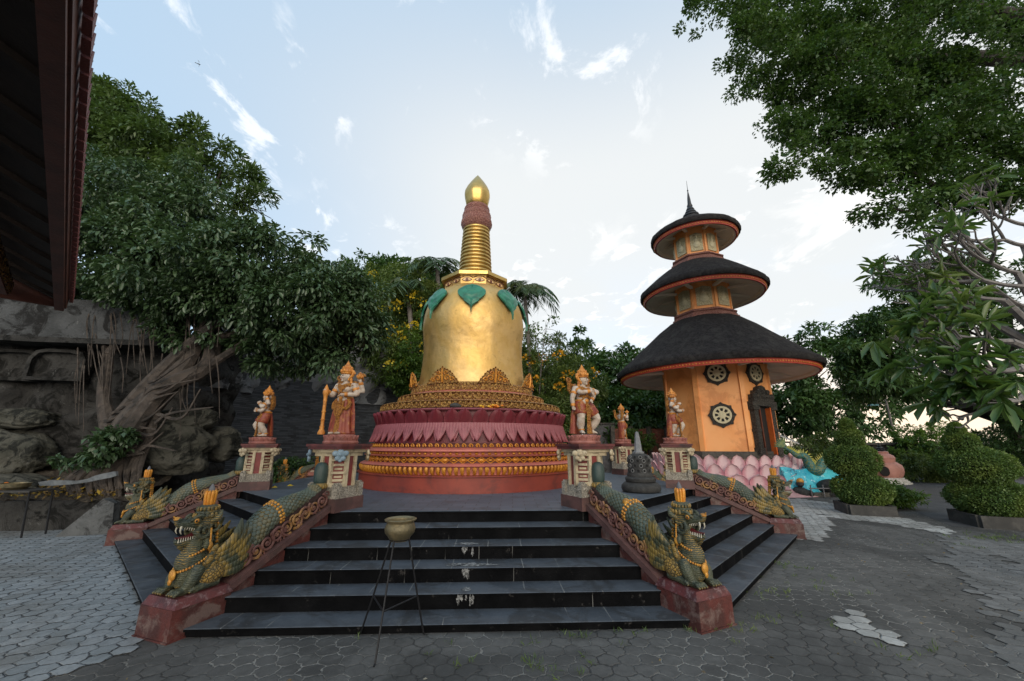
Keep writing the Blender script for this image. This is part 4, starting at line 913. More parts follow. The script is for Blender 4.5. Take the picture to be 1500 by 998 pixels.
def make_statue(pose,label,seed=0):
    root=thing('guardian_statue',label,'statue',group='painted guardian statues on the pedestals')
    def P(n,mb,m,par=root): return obj(n,mb,m,par)
    B=.138
    mb=MB(); mb.lathe([(.235,0),(.245,.02),(.235,.045),(.22,.05),(.20,.12),(.19,.14),(0,.145)],28)
    for i in range(16):
        mb.M=T(rz=2*PI*i/16)@T(y=-.225,z=.045); mb.petal(.095,.085,.012,.01,.02,.5,4,4)
    mb.M=T(); P('lotus_base',mb,m_sbase)
    z=lambda h: B+h
    hipx=.06; Lk,La,Rk,Ra=pose['legs']; robe=pose.get('robe'); yaw=pose.get('look',0)
    hip=V(0,pose.get('hipy',0),z(pose.get('hip',.50))); ch=V(pose.get('lean',0),-.01,z(.70)+hip.z-z(.50)); dz=hip.z-z(.50)
    mb=MB()
    mb.tube(bez([hip+V(0,0,-.03),hip+V(0,-.005,.07),ch,ch+V(0,.005,.09),ch+V(0,.0,.135)],4),lerpr([.10,.095,.115,.10,.045],17),14,flat=.78,up=(1,0,0))
    mb.ell(hip+V(0,-.03,.05),(.10,.085,.09))                         # belly
    for s_ in (-1,1): mb.ell(ch+V(s_*.055,-.045,.01),(.06,.05,.05)); mb.ell(ch+V(s_*.12,0,.075),(.055,.05,.045))
    hd=ch+V(.0,-.01,.225)
    mb.tube([ch+V(0,0,.10),hd+V(0,.01,-.04)],[.05,.045],10)
    rm=Matrix.Rotation(yaw,3,'Z')
    def H(x,y,zv): return hd+rm@V(x,y,zv)
    mb.ell(hd,(.072,.078,.090)); mb.ell(H(0,-.02,-.035),(.054,.056,.052)); mb.tube([H(0,-.07,.02),H(0,-.092,-.012),H(0,-.072,-.022)],[.008,.015,.010],7)
    for s_ in (-1,1): mb.ell(H(s_*.033,-.062,-.022),(.022,.016,.02)); mb.ell(H(s_*.072,0,-.01),(.013,.022,.034)); mb.ell(H(s_*.026,-.066,.018),(.02,.012,.010))
    mb.ell(H(0,-.07,-.048),(.022,.012,.008)); mb.ell(H(0,-.062,-.072),(.022,.016,.016))
    if not robe:
        for (hx,k,a) in ((-hipx,Lk,La),(hipx,Rk,Ra)):
            k=V(*k)+V(0,0,B); a=V(*a)+V(0,0,B)
            mb.tube(bez([hip+V(hx,0,0),(hip+V(hx,0,0)+k)/2+V(0,-.01,0),k,(k*.55+a*.45)+V(0,.015,0),a+V(0,0,.05)],4),lerpr([.085,.078,.058,.06,.034],17),12)
            dr=(a-V(0,0,0)).copy(); 
            mb.ell(k+V(0,-.015,0),(.05,.05,.055)); fd=V(*pose.get('toe',(0,-1,0))).normalized() if hx<0 else V(*pose.get('toe2',pose.get('toe',(0,-1,0)))).normalized()
            mb.tube([a+V(0,0,.03)-fd*.02,a+fd*.05+V(0,0,.025),a+fd*.10+V(0,0,.016)],[.034,.032,.018],8)
            for q in range(4): o=fd.cross(V(0,0,1))*(q-1.5)*.014; mb.tube([a+fd*.085+o+V(0,0,.014),a+fd*.12+o+V(0,0,.010)],[.010,.007],5)
    else:
        for s_ in (-1,1): mb.ell(V(s_*.05,-.17,z(.02)),(.035,.055,.022))
    hands=[]
    for (sh,el,ha,fing) in pose['arms']:
        sh=ch+V(*sh); el=ch+V(*el); ha=ch+V(*ha)
        mb.tube(bez([sh,(sh+el)/2,el,(el+ha)/2,ha],4),lerpr([.048,.044,.037,.036,.024],17),10); mb.ell(sh,(.05,.048,.05))
        d=(ha-el).normalized(); side=d.cross(V(*fing)).normalized(); cu=V(*fing).normalized()
        mb.ell(ha+d*.022,(.026,.024,.028))
        for q in range(4):
            o=side*(q-1.5)*.0135; L=(.030,.036,.034,.026)[q]
            mb.tube([ha+d*.035+o,ha+d*(.040+L*.55)+o+cu*.010,ha+d*(.036+L*.7)+o*1.0+cu*.030],[.0085,.008,.006],5)
        mb.tube([ha+d*.012-side*.022,ha+d*.032-side*.034+cu*.01,ha+d*.045-side*.028+cu*.02],[.009,.008,.006],5)
        hands.append((sh,el,ha,d))
    body=obj('body',mb.fused('body',.0075,1),m_skin,root)
    mb=MB()
    for s_ in (-1,1): mb.M=T(*H(s_*.027,-.0765,.008)); mb.ell((0,0,0),(.013,.004,.0045),n=8,m=5)
    mb.M=T(); P('eyes',mb,m_eyek,body)
    mb=MB(); mb.ell(H(0,-.083,-.048),(.015,.004,.0045),n=8,m=5); P('lips',mb,m_lip,body)
    # crown with back wings and ear flaps
    mb=MB(); mb.M=Matrix.Translation(hd)@rm.to_4x4()
    mb.lathe([(.078,.03),(.09,.045),(.084,.06),(.092,.075),(.08,.10),(.082,.115),(.065,.135),(.066,.15),(.048,.17),(.046,.18),(.028,.20),(.026,.215),(.012,.24),(.0,.27)],18)
    for i in range(9): a=2*PI*i/9-PI/2; mb.ell((.088*math.cos(a),.088*math.sin(a),.085),(.018,.018,.028),n=6,m=5); mb.ell((.065*math.cos(a),.065*math.sin(a),.14),(.014,.014,.022),n=6,m=5)
    for s_ in (-1,1):
        mb.tube(bez([(s_*.075,.0,-.04),(s_*.10,.03,.0),(s_*.115,.045,.06),(s_*.09,.05,.10)],4),lerpr([.012,.024,.022,.008],13),7)
        curl(mb,(s_*.105,.05,.03),.04,1.2,.014); mb.ell((s_*.08,-.005,-.06),(.014,.014,.022),n=6,m=5); mb.tube([(s_*.075,.03,-.03),(s_*.085,.04,-.13)],[.025,.02],7)
    mb.M=T(); P('crown',mb,m_sgold)
    # necklace, sash strings, armlets
    mb=MB()
    for (r_,dz_,n_) in ((.075,.115,22),(.10,.085,26)):
        for i in range(n_):
            a=2*PI*i/n_; mb.ell(ch+V(r_*math.cos(a),-.015+r_*.75*math.sin(a),dz_-.045*(1-math.sin(a))*.7*(1 if math.sin(a)<0 else .2)),(.013,.013,.014),n=6,m=4)
    mb.ell(ch+V(0,-.105,.02),(.03,.015,.035)); mb.tube(bez([ch+V(-.11,-.03,.10),ch+V(-.03,-.105,.0),hip+V(.07,-.085,.09)],5),.014,6); mb.tube(bez([ch+V(.11,-.03,.10),ch+V(.02,-.105,.0),hip+V(-.07,-.085,.09)],5),.012,6)
    for s_ in (-1,1): mb.tube(bez([ch+V(s_*.09,.05,.14),ch+V(s_*.15,.02,.12),ch+V(s_*.13,-.04,.06)],4),.022,6)
    mb.tube(bez([ch+V(-.13,0,.08),ch+V(-.07,-.07,.075),ch+V(0,-.085,.045),ch+V(.07,-.07,.075),ch+V(.13,0,.08)],4),lerpr([.03,.028,.035,.028,.03],17),8,flat=.6); mb.lathe([(.095,-.075),(.105,-.055),(.10,-.035)],20,c=tuple(ch),caps=False)
    P('necklace',mb,m_sgoldc)
    for (sh,el,ha,d) in hands:
        for (p,q,f,r_) in ((sh,el,.45,.050),(el,ha,.82,.036)):
            mb=MB(); c=p.lerp(q,f); t_=(q-p).normalized(); mb.tube([c-t_*.022,c,c+t_*.022],[r_*.9,r_,r_*.9],10); P('armlet',mb,m_sgold)
    if not robe:
        for a in (La,Ra): mb=MB(); a=V(*a)+V(0,0,B); mb.tube([a+V(0,0,.045),a+V(0,0,.06),a+V(0,0,.075)],[.042,.048,.042],10); P('anklet',mb,m_sgold)
    # belt, skirt, front sash
    mb=MB(); mb.tube([hip+V(0,0,.055),hip+V(0,0,.075),hip+V(0,0,.095)],[.112,.122,.112],16,flat=.85,up=(1,0,0)); mb.ell(hip+V(0,-.105,.07),(.035,.02,.035)); P('belt',mb,m_sgold)
    mb=MB()
    if robe:
        prof=[(.115,.58),(.135,.46),(.14,.30),(.155,.12),(.185,.02),(.175,.005)]
        mb.lathe([(r_,B+h) for r_,h in prof],64,mod=lambda a,r,zv:(1+.05*math.sin(a*13)*min(1,(z(.6)-zv)/.3))*(1-.16*abs(math.sin(a))**2))
        for s_ in (-1,1): mb.tube(bez([hip+V(s_*.12,0,.06),V(s_*.165,-.01,z(.3)),V(s_*.19,-.02,z(.05))],6),lerpr([.03,.032,.03],13),8,flat=.6)
        P('robe',mb,m_robe)
    else:
        for (hx,k) in ((-hipx,Lk),(hipx,Rk)):
            k=V(*k)+V(0,0,B); h0=hip+V(hx*.9,0,.04); e=h0.lerp(k,.72); mb.tube([h0,h0.lerp(e,.5),e,e+ (e-h0).normalized()*.02],[.095,.100,.095,.080],14)
        P('skirt',mb,m_robe)
        mb=MB(); mb.smooth=True
        mb.tube(bez([hip+V(-.0,.08,.05),V(-.05,.11,z(.3)),V(-.07,.13,z(.02))],6),lerpr([.07,.09,.10],13),10,flat=.35,up=(1,0,0)); mb.tube(bez([hip+V(-.09,.05,.05),V(-.13,.07,z(.3)),V(-.14,.08,z(.02))],6),lerpr([.03,.04,.045],13),8); P('back_cloth',mb,m_robe)
    mb=MB()
    mb.tube(bez([hip+V(0,-.10,.05),hip+V(0,-.13,-.08),V(.0,-.13,z(.22)),V(0,-.14,z(.015))],5),lerpr([.03,.042,.034,.05],16),10,flat=.45,up=(1,0,0))
    for i in range(7): mb.ell(hip+V(0,-.135,-.02-.055*i),(.04,.02,.02),n=8,m=5)
    if robe:
        mb.tube(bez([hip+V(-.06,-.11,.02),hip+V(-.05,-.145,-.16),hip+V(0,-.15,-.22),hip+V(.05,-.145,-.16),hip+V(.06,-.11,.02)],5),.013,6)
    for s_ in (-1,1):
        mb.tube(bez([hip+V(s_*.09,-.06,.06),hip+V(s_*.13,-.07,-.02),hip+V(s_*.10,-.10,-.10),hip+V(s_*.02,-.13,-.06)],5),lerpr([.02,.03,.028,.016],16),7)
    P('front_sash',mb,m_sgoldc)
    for fn in pose.get('extra',[]): fn(root,P,ch,hip,hands)
    return root
def mace(root,P,ch,hip,hands):
    h=hands[0][2]+hands[0][3]*.03; mb=MB(); x,y=h.x,h.y
    pts=[(.05,.0),(.055,.03),(.04,.06),(.028,.09),(.034,.12),(.024,.14),(.026,.22),(.032,.23),(.024,.25),(.024,.34),(.033,.35),(.024,.37),(.024,.50),(.03,.53),(.024,.55),(.03,.60),(.046,.64),(.045,.68),(.03,.72),(.02,.75),(.0,.79)]
    mb.lathe([(r,z) for r,z in pts],14,c=(x,y,.14)); P('mace',mb,m_sgold)
def orb(i):
    def f(root,P,ch,hip,hands):
        h=hands[i][2]+hands[i][3]*.055+V(0,0,.02); mb=MB(); mb.ell(h,(.045,.045,.04)); mb.lathe([(.04,.03),(.025,.05),(.03,.06),(.0,.085)],10,c=tuple(h))
        for q in range(6): a=q*PI/3; mb.ell(h+V(.04*math.cos(a),.04*math.sin(a),.01),(.018,.018,.028),n=6,m=5)
        P('held_ornament',mb,m_sgold)
    return f
def backplate(root,P,ch,hip,hands):
    mb=MB()
    for s_ in (-1,1):
        for k_ in range(4): curl(mb,tuple(ch+V(s_*(.13+.02*k_),.09,.02+.07*k_)),.05,1.3,.018,s=s_)
        mb.tube(bez([ch+V(s_*.08,.09,-.05),ch+V(s_*.17,.1,.08),ch+V(s_*.15,.1,.26)],5),lerpr([.03,.035,.012],11),7)
    P('back_ornament',mb,m_sgoldc)
arm=lambda *a:a
poseA=dict(legs=((-.06,-.03,.27),(-.05,-.02,.02),(.06,-.03,.27),(.05,-.02,.02)),robe=True,look=-.5,arms=[
  ((-.14,0,.07),(-.20,-.02,-.08),(-.23,-.10,-.02),(0,-.6,-.8)),((.14,0,.07),(.20,.0,-.07),(.07,-.15,-.09),(0,-.2,-1)),((.15,.03,.07),(.25,.05,-.02),(.235,.0,.13),(0,-1,0))],extra=[mace,orb(2),backplate])
poseB=dict(hip=.47,legs=((-.09,-.06,.27),(-.075,-.04,.02),(.19,-.09,.26),(.12,.0,.02)),toe=(-.5,-1,0),toe2=(.6,-.8,0),look=.55,arms=[
  ((-.14,0,.07),(-.20,.0,-.09),(-.20,-.01,-.22),(0,-1,0)),((-.13,-.01,.07),(-.12,-.10,-.0),(.02,-.15,.02),(0,-1,0)),((.14,0,.07),(.23,-.07,.03),(.08,-.15,-.02),(0,-1,0)),((.13,-.02,.03),(.10,-.13,-.05),(.04,-.155,-.12),(0,-1,0))],extra=[backplate])
poseC=dict(hip=.47,legs=((-.07,-.16,.27),(-.06,-.06,.02),(.10,-.05,.25),(.07,.04,.02)),toe=(0,-1,0),toe2=(.5,-1,0),look=-.2,arms=[
  ((-.14,0,.07),(-.20,-.08,-.03),(-.07,-.13,.07),(0,-.5,1)),((-.13,-.01,.03),(-.13,-.15,-.08),(-.02,-.17,-.06),(0,-1,0)),((.14,0,.07),(.21,-.06,-.02),(.08,-.13,.06),(0,-.5,1)),((.13,0,.03),(.19,-.06,-.10),(.06,-.16,-.09),(0,-1,0)),((.14,.03,.08),(.22,.04,.06),(.20,.0,.18),(0,-1,0))],extra=[backplate,orb(4)])
poseD=dict(hip=.47,legs=((-.06,.0,.25),(-.06,.04,.02),(.07,-.17,.28),(.07,-.07,.02)),toe=(-.4,-1,0),toe2=(0,-1,0),look=.3,arms=[
  ((-.14,0,.07),(-.20,-.07,-.02),(-.08,-.13,.07),(0,-.5,1)),((-.13,-.01,.03),(-.16,-.12,-.08),(-.04,-.18,-.06),(0,-1,0)),((.14,0,.07),(.21,-.07,.0),(.09,-.14,.08),(0,-.5,1)),((.13,0,.03),(.19,-.08,-.09),(.05,-.16,-.07),(0,-1,0)),((-.14,.03,.08),(-.21,.03,.05),(-.2,.0,.17),(0,-1,0))],extra=[backplate,orb(4)])
poseE=dict(hip=.48,legs=((-.06,-.02,.26),(-.06,.02,.02),(.09,-.08,.27),(.08,-.02,.02)),toe2=(.4,-1,0),look=-.4,arms=[
  ((-.14,0,.07),(-.21,-.04,.0),(-.15,-.10,.12),(0,0,1)),((.14,0,.07),(.20,-.05,-.05),(.17,-.16,-.01),(0,-1,0)),((-.13,0,.05),(-.15,-.1,-.06),(-.02,-.16,-.03),(0,-1,0))],extra=[backplate,orb(0)])
for k,pose,lab in ((-.5,poseA,'standing white and russet statue in a long robe holding an upright golden mace'),(.5,poseB,'white statue with bent knees, arms folded at its chest, beside the golden stupa'),
   (-1.5,poseC,'small looking white and gold statue before the dark slate wall'),(1.5,poseD,'many armed white and gold statue before the orange pagoda wall'),(2.5,poseE,'farthest statue, orange and white, seen above the small black stupa')):
    o=make_statue(pose,lab); x,y,a=corner(k,RP); o.location=(x,y,PZ+.976); o.rotation_euler=(0,0,a+PI/2+{-.5:.12,.5:.1}.get(k,0)); o.scale=(1.12,1.12,1.03)
# small black stone stupa
m_lava=weathered('black_lava_stone',(.020,.020,.019),(.035,.034,.032),14,.75,.9,bdist=.012,dirt=(.07,.07,.065),dirt_amt=.4,dscale=11)
sb=thing('small_stone_stupa','small black perforated stone stupa with a pale grey spire on the platform','small stupa',(2.72,8.80,PZ))
mb=MB(); mb.lathe([(.30,0),(.38,.02),(.405,.07),(.395,.13),(.34,.185),(.28,.20)],32); obj('foot',mb,m_lava,sb)
mb=MB(); mb.lathe([(.27,.195),(.31,.21),(.325,.27),(.30,.30),(.26,.31)],12); obj('collar',mb,m_lava,sb)
mb=MB(); mb.lathe([(.265,.30),(.27,.36),(.235,.40),(.235,.44),(.235,.60),(.235,.68),(.20,.74),(.12,.775),(.0,.78)],32); dm=obj('dome',mb.mesh('dome',60),m_lava,sb)
m_hole=plain('hole_shade_paint',(.004,.004,.004),.9); m_rimg=plain('worn_hole_rim',(.17,.17,.165),.8)
for row,(zc,r_) in enumerate(((.43,.237),(.53,.237),(.63,.237),(.70,.222))):
    for i in range(12):
        a=2*PI*(i+.5*(row%2))/12+.1; M_=T(rz=a)@T(x=r_,z=zc)@T(ry=PI/2+(0 if row<3 else -.5))
        mb=MB(); mb.lathe([(0,.004),(.028,.004)],8,caps=False); h=obj('hole_shade',mb,m_hole,dm); h.matrix_local=M_  # flat black disc on the dome, shade of a hollow given as colour
        mb=MB(); mb.lathe([(.026,.003),(.03,.010),(.038,.010),(.042,-.002)],8,caps=False); q=obj('hole_rim',mb,m_rimg if (i+row)%2 else m_lava,h)
mb=MB(); mb.smooth=False; mb.lathe([(.125,.765),(.125,.81)],8); mb.lathe([(.10,.81),(.085,.83),(.075,.95),(.055,1.10),(.035,1.22),(0,1.235)],8); obj('spire',mb,weathered('grey_spire_stone',(.20,.205,.21),(.14,.145,.15),10,.7,.5),sb)
# bowl on a wire tripod in front of the stairs
tp=thing('tripod_stand','thin black wire tripod holding the bowl in front of the stairs','stand')
m_iron=plain('black_iron',(.02,.02,.022),.5,.5); c0=V(-1.155,4.42,.90)
fe=[gnd(528,931),gnd(620,931),gnd(549,976)]; tops=[c0+V(-.09,.04,.02),c0+V(.09,.03,.02),c0+V(-.03,-.09,.02)]; mid=[]
for f_,t_ in zip(fe,tops):
    d=(f_-c0); mb=MB(); mb.tube([t_,t_.lerp(f_,.6)+V(0,0,.0),V(f_.x,f_.y,.02),V(f_.x+d.x*.05,f_.y+d.y*.05,.008)],.009,6); obj('leg',mb,m_iron,tp); mid.append(t_.lerp(f_,.6))
for i in range(3): mb=MB(); mb.tube([mid[i],mid[(i+1)%3]],.008,5); obj('brace',mb,m_iron,tp)
mb=MB(); mb.tube([c0+V(.10*math.cos(a),.10*math.sin(a),.02) for a in np.linspace(0,2*PI,17)],.006,5,caps=False); obj('ring',mb,m_iron,tp)
bw=thing('bowl','old brass pot with flared rim resting on the wire tripod','bowl',(c0.x,c0.y,c0.z+.005))
m_brass=weathered('tarnished_brass',(.24,.19,.10),(.14,.12,.07),7,.45,.4,.5,dirt=(.06,.055,.04),dirt_amt=.6)
mb=MB(); mb.lathe([(.0,.0),(.09,.0),(.10,.02),(.12,.045),(.148,.08),(.155,.115),(.145,.15),(.135,.17),(.14,.185),(.16,.195),(.162,.205),(.15,.21),(.13,.195),(.125,.165),(.135,.11),(.12,.06),(.0,.04)],40); obj('pot',mb,m_brass,bw)
mb=MB(); mb.lathe([(0,.165),(.126,.165)],24,caps=False); obj('ash',mb,weathered('ash',(.20,.17,.13),(.12,.10,.08),20,.9,.8),bw)
# candle wax runs on the steps
def waxmat():
    t=NT('dried_wax'); v=t.obj(); col=t.mix(t.ramp(t.noise(22,7,.75,dist=.6),.42,.60),(.03,.03,.03),(.30,.30,.29)); t.set('Base Color',col); t.set('Roughness',.7); t.bump(t.noise(30,5,.6),.4,.004); return t.m
m_wax=waxmat(); wx=MB()
def blob(cx,cy,rx,ry,z,vert=False,n=30):
    ph=random.uniform(0,6); vs=[(0,0)]+[(rx*(1+.3*math.sin(3*a+ph)+.2*math.sin(8*a+ph*2)+.12*math.sin(13*a))*math.cos(a),ry*(1+.2*math.sin(5*a+ph)+.15*math.sin(11*a))*math.sin(a)) for a in np.linspace(0,2*PI,n,endpoint=False)]
    wx.add([(cx+x,cy+(0 if vert else y),z+(y if vert else 0)) for x,y in vs],[(0,1+i,1+(i+1)%n) for i in range(n)])
def fy(lvl,x):
    ap=ATOP+(6-lvl)*TREAD; return CP.y-ap/math.cos(YAW)+(x-CP.x)*math.tan(YAW)
random.seed(4)
for lvl,x,w in ((3,-.55,.30),(4,-.60,.14),(2,-.52,.05)):
    zt_=R1+(lvl-1)*RISE; blob(x,fy(lvl,x)+.12,w,.07,zt_+.004)
    for q in range(7): 
        h_=random.uniform(.02,.06); blob(x+random.gauss(0,.04),fy(lvl,x)-.003-.001*q,random.uniform(.008,.022),h_,zt_-.012-h_,True)
wxo=obj('wax_stain',wx,m_wax); tag(wxo,'pale dried wax running down the middle of the front steps','stain')
# ---------------------------------------------------------------- foliage
def fieldn(p,s,seed=0):
    """cheap smooth noise in about -1..1"""
    r=np.random.default_rng(seed); v=0
    for i in range(5):
        k=r.normal(size=3)*s*(1+.5*i); v=v+np.sin(p@k+r.uniform(0,6.28))*(.9-.12*i)
    return v/1.6
def unit(v): return v/np.maximum(np.linalg.norm(v,axis=1,keepdims=True),1e-6)
def leaves(name,parent,mat,pos,out,size,aspect=.45,droop=.5,rand=.6,fold=.25,sizevar=.5,shape6=False):
    """one folded leaf at every position; out is the way each tends to point"""
    n=len(pos); d=unit(out+rng.normal(size=(n,3))*rand+np.array([0,0,-droop]))
    up=unit(rng.normal(size=(n,3))*.5+np.array([0,0,1.0])+out*.35); s=unit(np.cross(d,up)); nn=np.cross(s,d)
    L=size*(1+sizevar*rng.uniform(-1,1,size=(n,1))); W=L*aspect
    if shape6:
        vs=np.stack([pos,pos+d*L*.35+s*W*.42+nn*W*fold,pos+d*L*.72+s*W*.40+nn*W*fold*.6,pos+d*L-nn*L*.12,pos+d*L*.72-s*W*.40+nn*W*fold*.6,pos+d*L*.35-s*W*.42+nn*W*fold],1).reshape(-1,3)
        idx=np.arange(n)[:,None]*6; q=np.concatenate([idx+np.array([[0,1,2,3]]),idx+np.array([[0,3,4,5]])],1).reshape(-1,4)
    else:
        vs=np.stack([pos,pos+d*L*.45+s*W*.5+nn*W*fold,pos+d*L-nn*L*.1,pos+d*L*.45-s*W*.5+nn*W*fold],1).reshape(-1,3); q=np.arange(n*4).reshape(-1,4)
    me=bpy.data.meshes.new(name); me.vertices.add(len(vs)); me.vertices.foreach_set('co',vs.astype(np.float32).ravel())
    me.loops.add(q.size); me.loops.foreach_set('vertex_index',q.astype(np.int32).ravel()); me.polygons.add(len(q))
    me.polygons.foreach_set('loop_start',np.arange(0,q.size,4,dtype=np.int32)); me.update(calc_edges=True)
    return obj(name,me,mat,parent)
def crown_pts(blobs,n,shell=.6,lump=.2,gap=-.5,gs=.9,seed=0,clump=10,cr=.4,br=None):
    """boughs (small leafy lobes) sit on lumpy shells; leaves cover the upper and outer side of each lobe"""
    r=np.random.default_rng(seed+100); B=np.array(blobs,float); ar=(B[:,3]*B[:,4]+B[:,4]*B[:,5]+B[:,3]*B[:,5]); br=br or cr*1.25
    per=max(30,int(clump*9)); nb=max(6,n//per); k=r.choice(len(B),nb*2,p=ar/ar.sum()); d=unit(r.normal(size=(nb*2,3)))
    rr=(shell+(1-shell)*r.uniform(0,1,nb*2)**.55)*(1+lump*fieldn(d,2.6,seed)); c=B[k,:3]+d*B[k,3:6]*rr[:,None]
    keep=fieldn(c,gs,seed+2)>gap; c=c[keep][:nb]; d=d[keep][:nb]; rad=br*r.uniform(.55,1.35,len(c))
    q=unit(r.normal(size=(len(c),per,3)).reshape(-1,3)+np.repeat(d,per,0)*.55+np.array([0,0,.45])); R_=np.repeat(rad,per)*r.uniform(0,1,len(q))**.3
    P=np.repeat(c,per,0)+q*R_[:,None]*np.array([1,1,.72])+r.normal(size=q.shape)*br*.10
    return P,q
m_bark=weathered('tree_bark',(.10,.075,.055),(.055,.042,.033),5,.85,1.0,bdist=.03,dirt=(.15,.13,.11),dirt_amt=.5)
m_barkd=weathered('dark_tree_bark',(.035,.028,.022),(.02,.017,.014),5,.9,.8,bdist=.02)
m_bgrey=weathered('pale_grey_bark',(.17,.15,.135),(.10,.088,.078),5,.8,.8,bdist=.015)
m_lf_ficus=leafmat('fig_leaves',(.080,.135,.056),(.038,.076,.034),(.060,.110,.045),.38,.15,.6,.9)
m_lf_top=leafmat('dark_small_leaves',(.058,.112,.028),(.028,.064,.018),(.080,.140,.033),.45,.28,.4,.6)
m_lf_back=leafmat('olive_leaves',(.105,.155,.04),(.06,.10,.028),(.15,.19,.045),.5,.25,.4,.5)
m_lf_deep=leafmat('deep_green_leaves',(.060,.120,.034),(.032,.075,.024),(.080,.145,.036),.5,.2,.4,.4)
m_lf_bright=leafmat('bright_green_leaves',(.09,.16,.03),(.05,.11,.025),(.12,.19,.03),.5,.3,.4,.8)
m_lf_topiary=leafmat('clipped_hedge_leaves',(.125,.20,.05),(.06,.115,.032),(.17,.225,.05),.5,.2,.4,1.6)
m_lf_palm=leafmat('palm_leaves',(.05,.095,.03),(.03,.065,.025),(.10,.12,.04),.45,.2,.5,.5)
m_lf_frang=leafmat('frangipani_leaves',(.085,.15,.035),(.05,.11,.03),(.15,.19,.04),.35,.3,.6,1.0)
m_yel=leafmat('yellow_flowers',(.80,.62,.06),(.75,.52,.04),(.8,.65,.1),.6,.3,.2); m_orf=leafmat('orange_flowers',(.70,.28,.02),(.6,.4,.03),(.7,.35,.03),.6,.3,.2)
def branchy(parent,base,tips,r0,mat,sub=3,name='trunk',wob=.15,twig=1.0):
    mb=MB(); base=V(*base); random.seed(int(abs(base.x*100+base.y*37)))
    cen=sum((V(*t) for t in tips),V(0,0,0))/len(tips); fork=base.lerp(cen,.45); fork.x=base.x+(cen.x-base.x)*.35
    tp=bez([base,base.lerp(fork,.5)+V(random.uniform(-wob,wob),random.uniform(-wob,wob),0),fork],5); mb.tube(tp,lerpr([r0*1.35,r0,r0*.8],len(tp)),10)
    for t in tips:
        t=V(*t); m=fork.lerp(t,.5)+V(random.uniform(-1,1),random.uniform(-1,1),random.uniform(-.2,.5))*wob*2
        lp=bez([fork,m,t],5); mb.tube(lp,lerpr([r0*.6,r0*.35,r0*.12],len(lp)),7)
        for q in range(sub):
            f_=random.uniform(.35,.95); s_=lp[int(f_*(len(lp)-1))]; e=s_+V(random.uniform(-1,1),random.uniform(-1,1),random.uniform(-.3,.8))*(t-fork).length*.35*twig
            sp_=bez([s_,s_.lerp(e,.5)+V(0,0,.1),e],4); mb.tube(sp_,lerpr([r0*.2,r0*.12,r0*.05],len(sp_)),5)
    return obj(name,mb,mat,parent)
def tree(name,label,cat,base,blobs,n,size,mat,bark=m_barkd,r0=.25,group=None,flowers=None,kw={},lk={},sub=3):
    root=thing(name,label,cat,tuple(base),group=group); b=V(*base)
    BL=[(x-b.x,y-b.y,z-b.z,rx,ry,rz) for x,y,z,rx,ry,rz in blobs]
    branchy(root,(0,0,0),[B[:3] for B in BL],r0,bark,sub)
    P,D=crown_pts(BL,n,**kw); leaves('crown',root,mat,P,D,size,**lk)
    if flowers:
        m,nf,fs=flowers; P,D=crown_pts(BL,nf*30,shell=1.0,clump=2,br=fs*1.2,seed=5,gap=.0); leaves('blossom',root,m,P+D*.15,D,fs,aspect=.8,droop=-.2,rand=.8)
    return root
def bl(px,py,Y,rx,ry,rz): p=at(px,py,Y); return (p.x,p.y,p.z,rx,ry,rz)
# ---- great fig tree over the rock wall
fb=V(-10.0,10.6,1.5)
fig=thing('fig_tree','huge dark spreading fig tree with exposed roots gripping the left rock wall','tree',tuple(fb))
def loc(p): return tuple(V(*p)-fb)
fblobs=[bl(200,300,11.2,2.2,1.6,1.3),bl(265,345,10.8,1.7,1.6,1.1),bl(160,380,10.6,2.2,1.6,1.1),bl(380,400,10.6,1.7,1.6,1.0),bl(290,400,10.2,2.2,1.6,1.2),bl(465,445,10.8,1.4,1.5,1.0),
 bl(420,460,10.6,1.8,1.4,1.1),bl(330,470,10.6,1.8,1.4,.8),bl(505,475,11.2,1.0,1.2,.9),bl(480,500,11.0,1.1,1.1,.8),bl(140,300,12.0,1.8,1.5,1.3),bl(90,400,12,1.5,1.4,1.2),bl(250,440,11.0,1.8,1.3,.7),bl(420,520,11.4,1.0,1.0,.55),bl(525,470,12.0,.7,1.0,.8)]
FL=[(x-fb.x,y-fb.y,z-fb.z,a,b_,c_) for x,y,z,a,b_,c_ in fblobs]
P_,D_=crown_pts(FL,95000,shell=.62,lump=.16,gap=-.95,seed=11,clump=13,br=.40); leaves('crown',fig,m_lf_ficus,P_,D_,.145,aspect=.46,droop=.75,rand=.45,shape6=True)
mb=MB()
def tb(pts,rs,Y=None,n=8):
    q=bez([loc(at(*p)) for p in pts],5); mb.tube(q,lerpr(rs,len(q)),n)
tb([(160,690,9.9),(190,625,9.9),(235,575,10.1),(275,530,10.3),(300,480,10.5),(330,430,10.6)],[.30,.34,.30,.20,.17,.12])
tb([(150,650,10.0),(200,585,10.1),(262,520,10.2),(330,465,10.3),(400,430,10.5)],[.22,.20,.16,.12,.07])
tb([(185,640,9.8),(240,570,10.0),(300,540,10.4),(312,500,10.6),(300,440,10.8)],[.26,.22,.20,.2,.16])
tb([(165,650,10.1),(152,580,10.2),(158,525,10.3),(148,485,10.4)],[.20,.14,.11,.07])
tb([(158,520,10.3),(180,490,10.5),(200,440,10.8)],[.12,.1,.07]); tb([(300,540,10.4),(380,490,10.6),(440,460,10.8)],[.12,.09,.05]); tb([(300,500,10.5),(420,470,10.9),(500,450,11.2)],[.11,.08,.04])
random.seed(5)
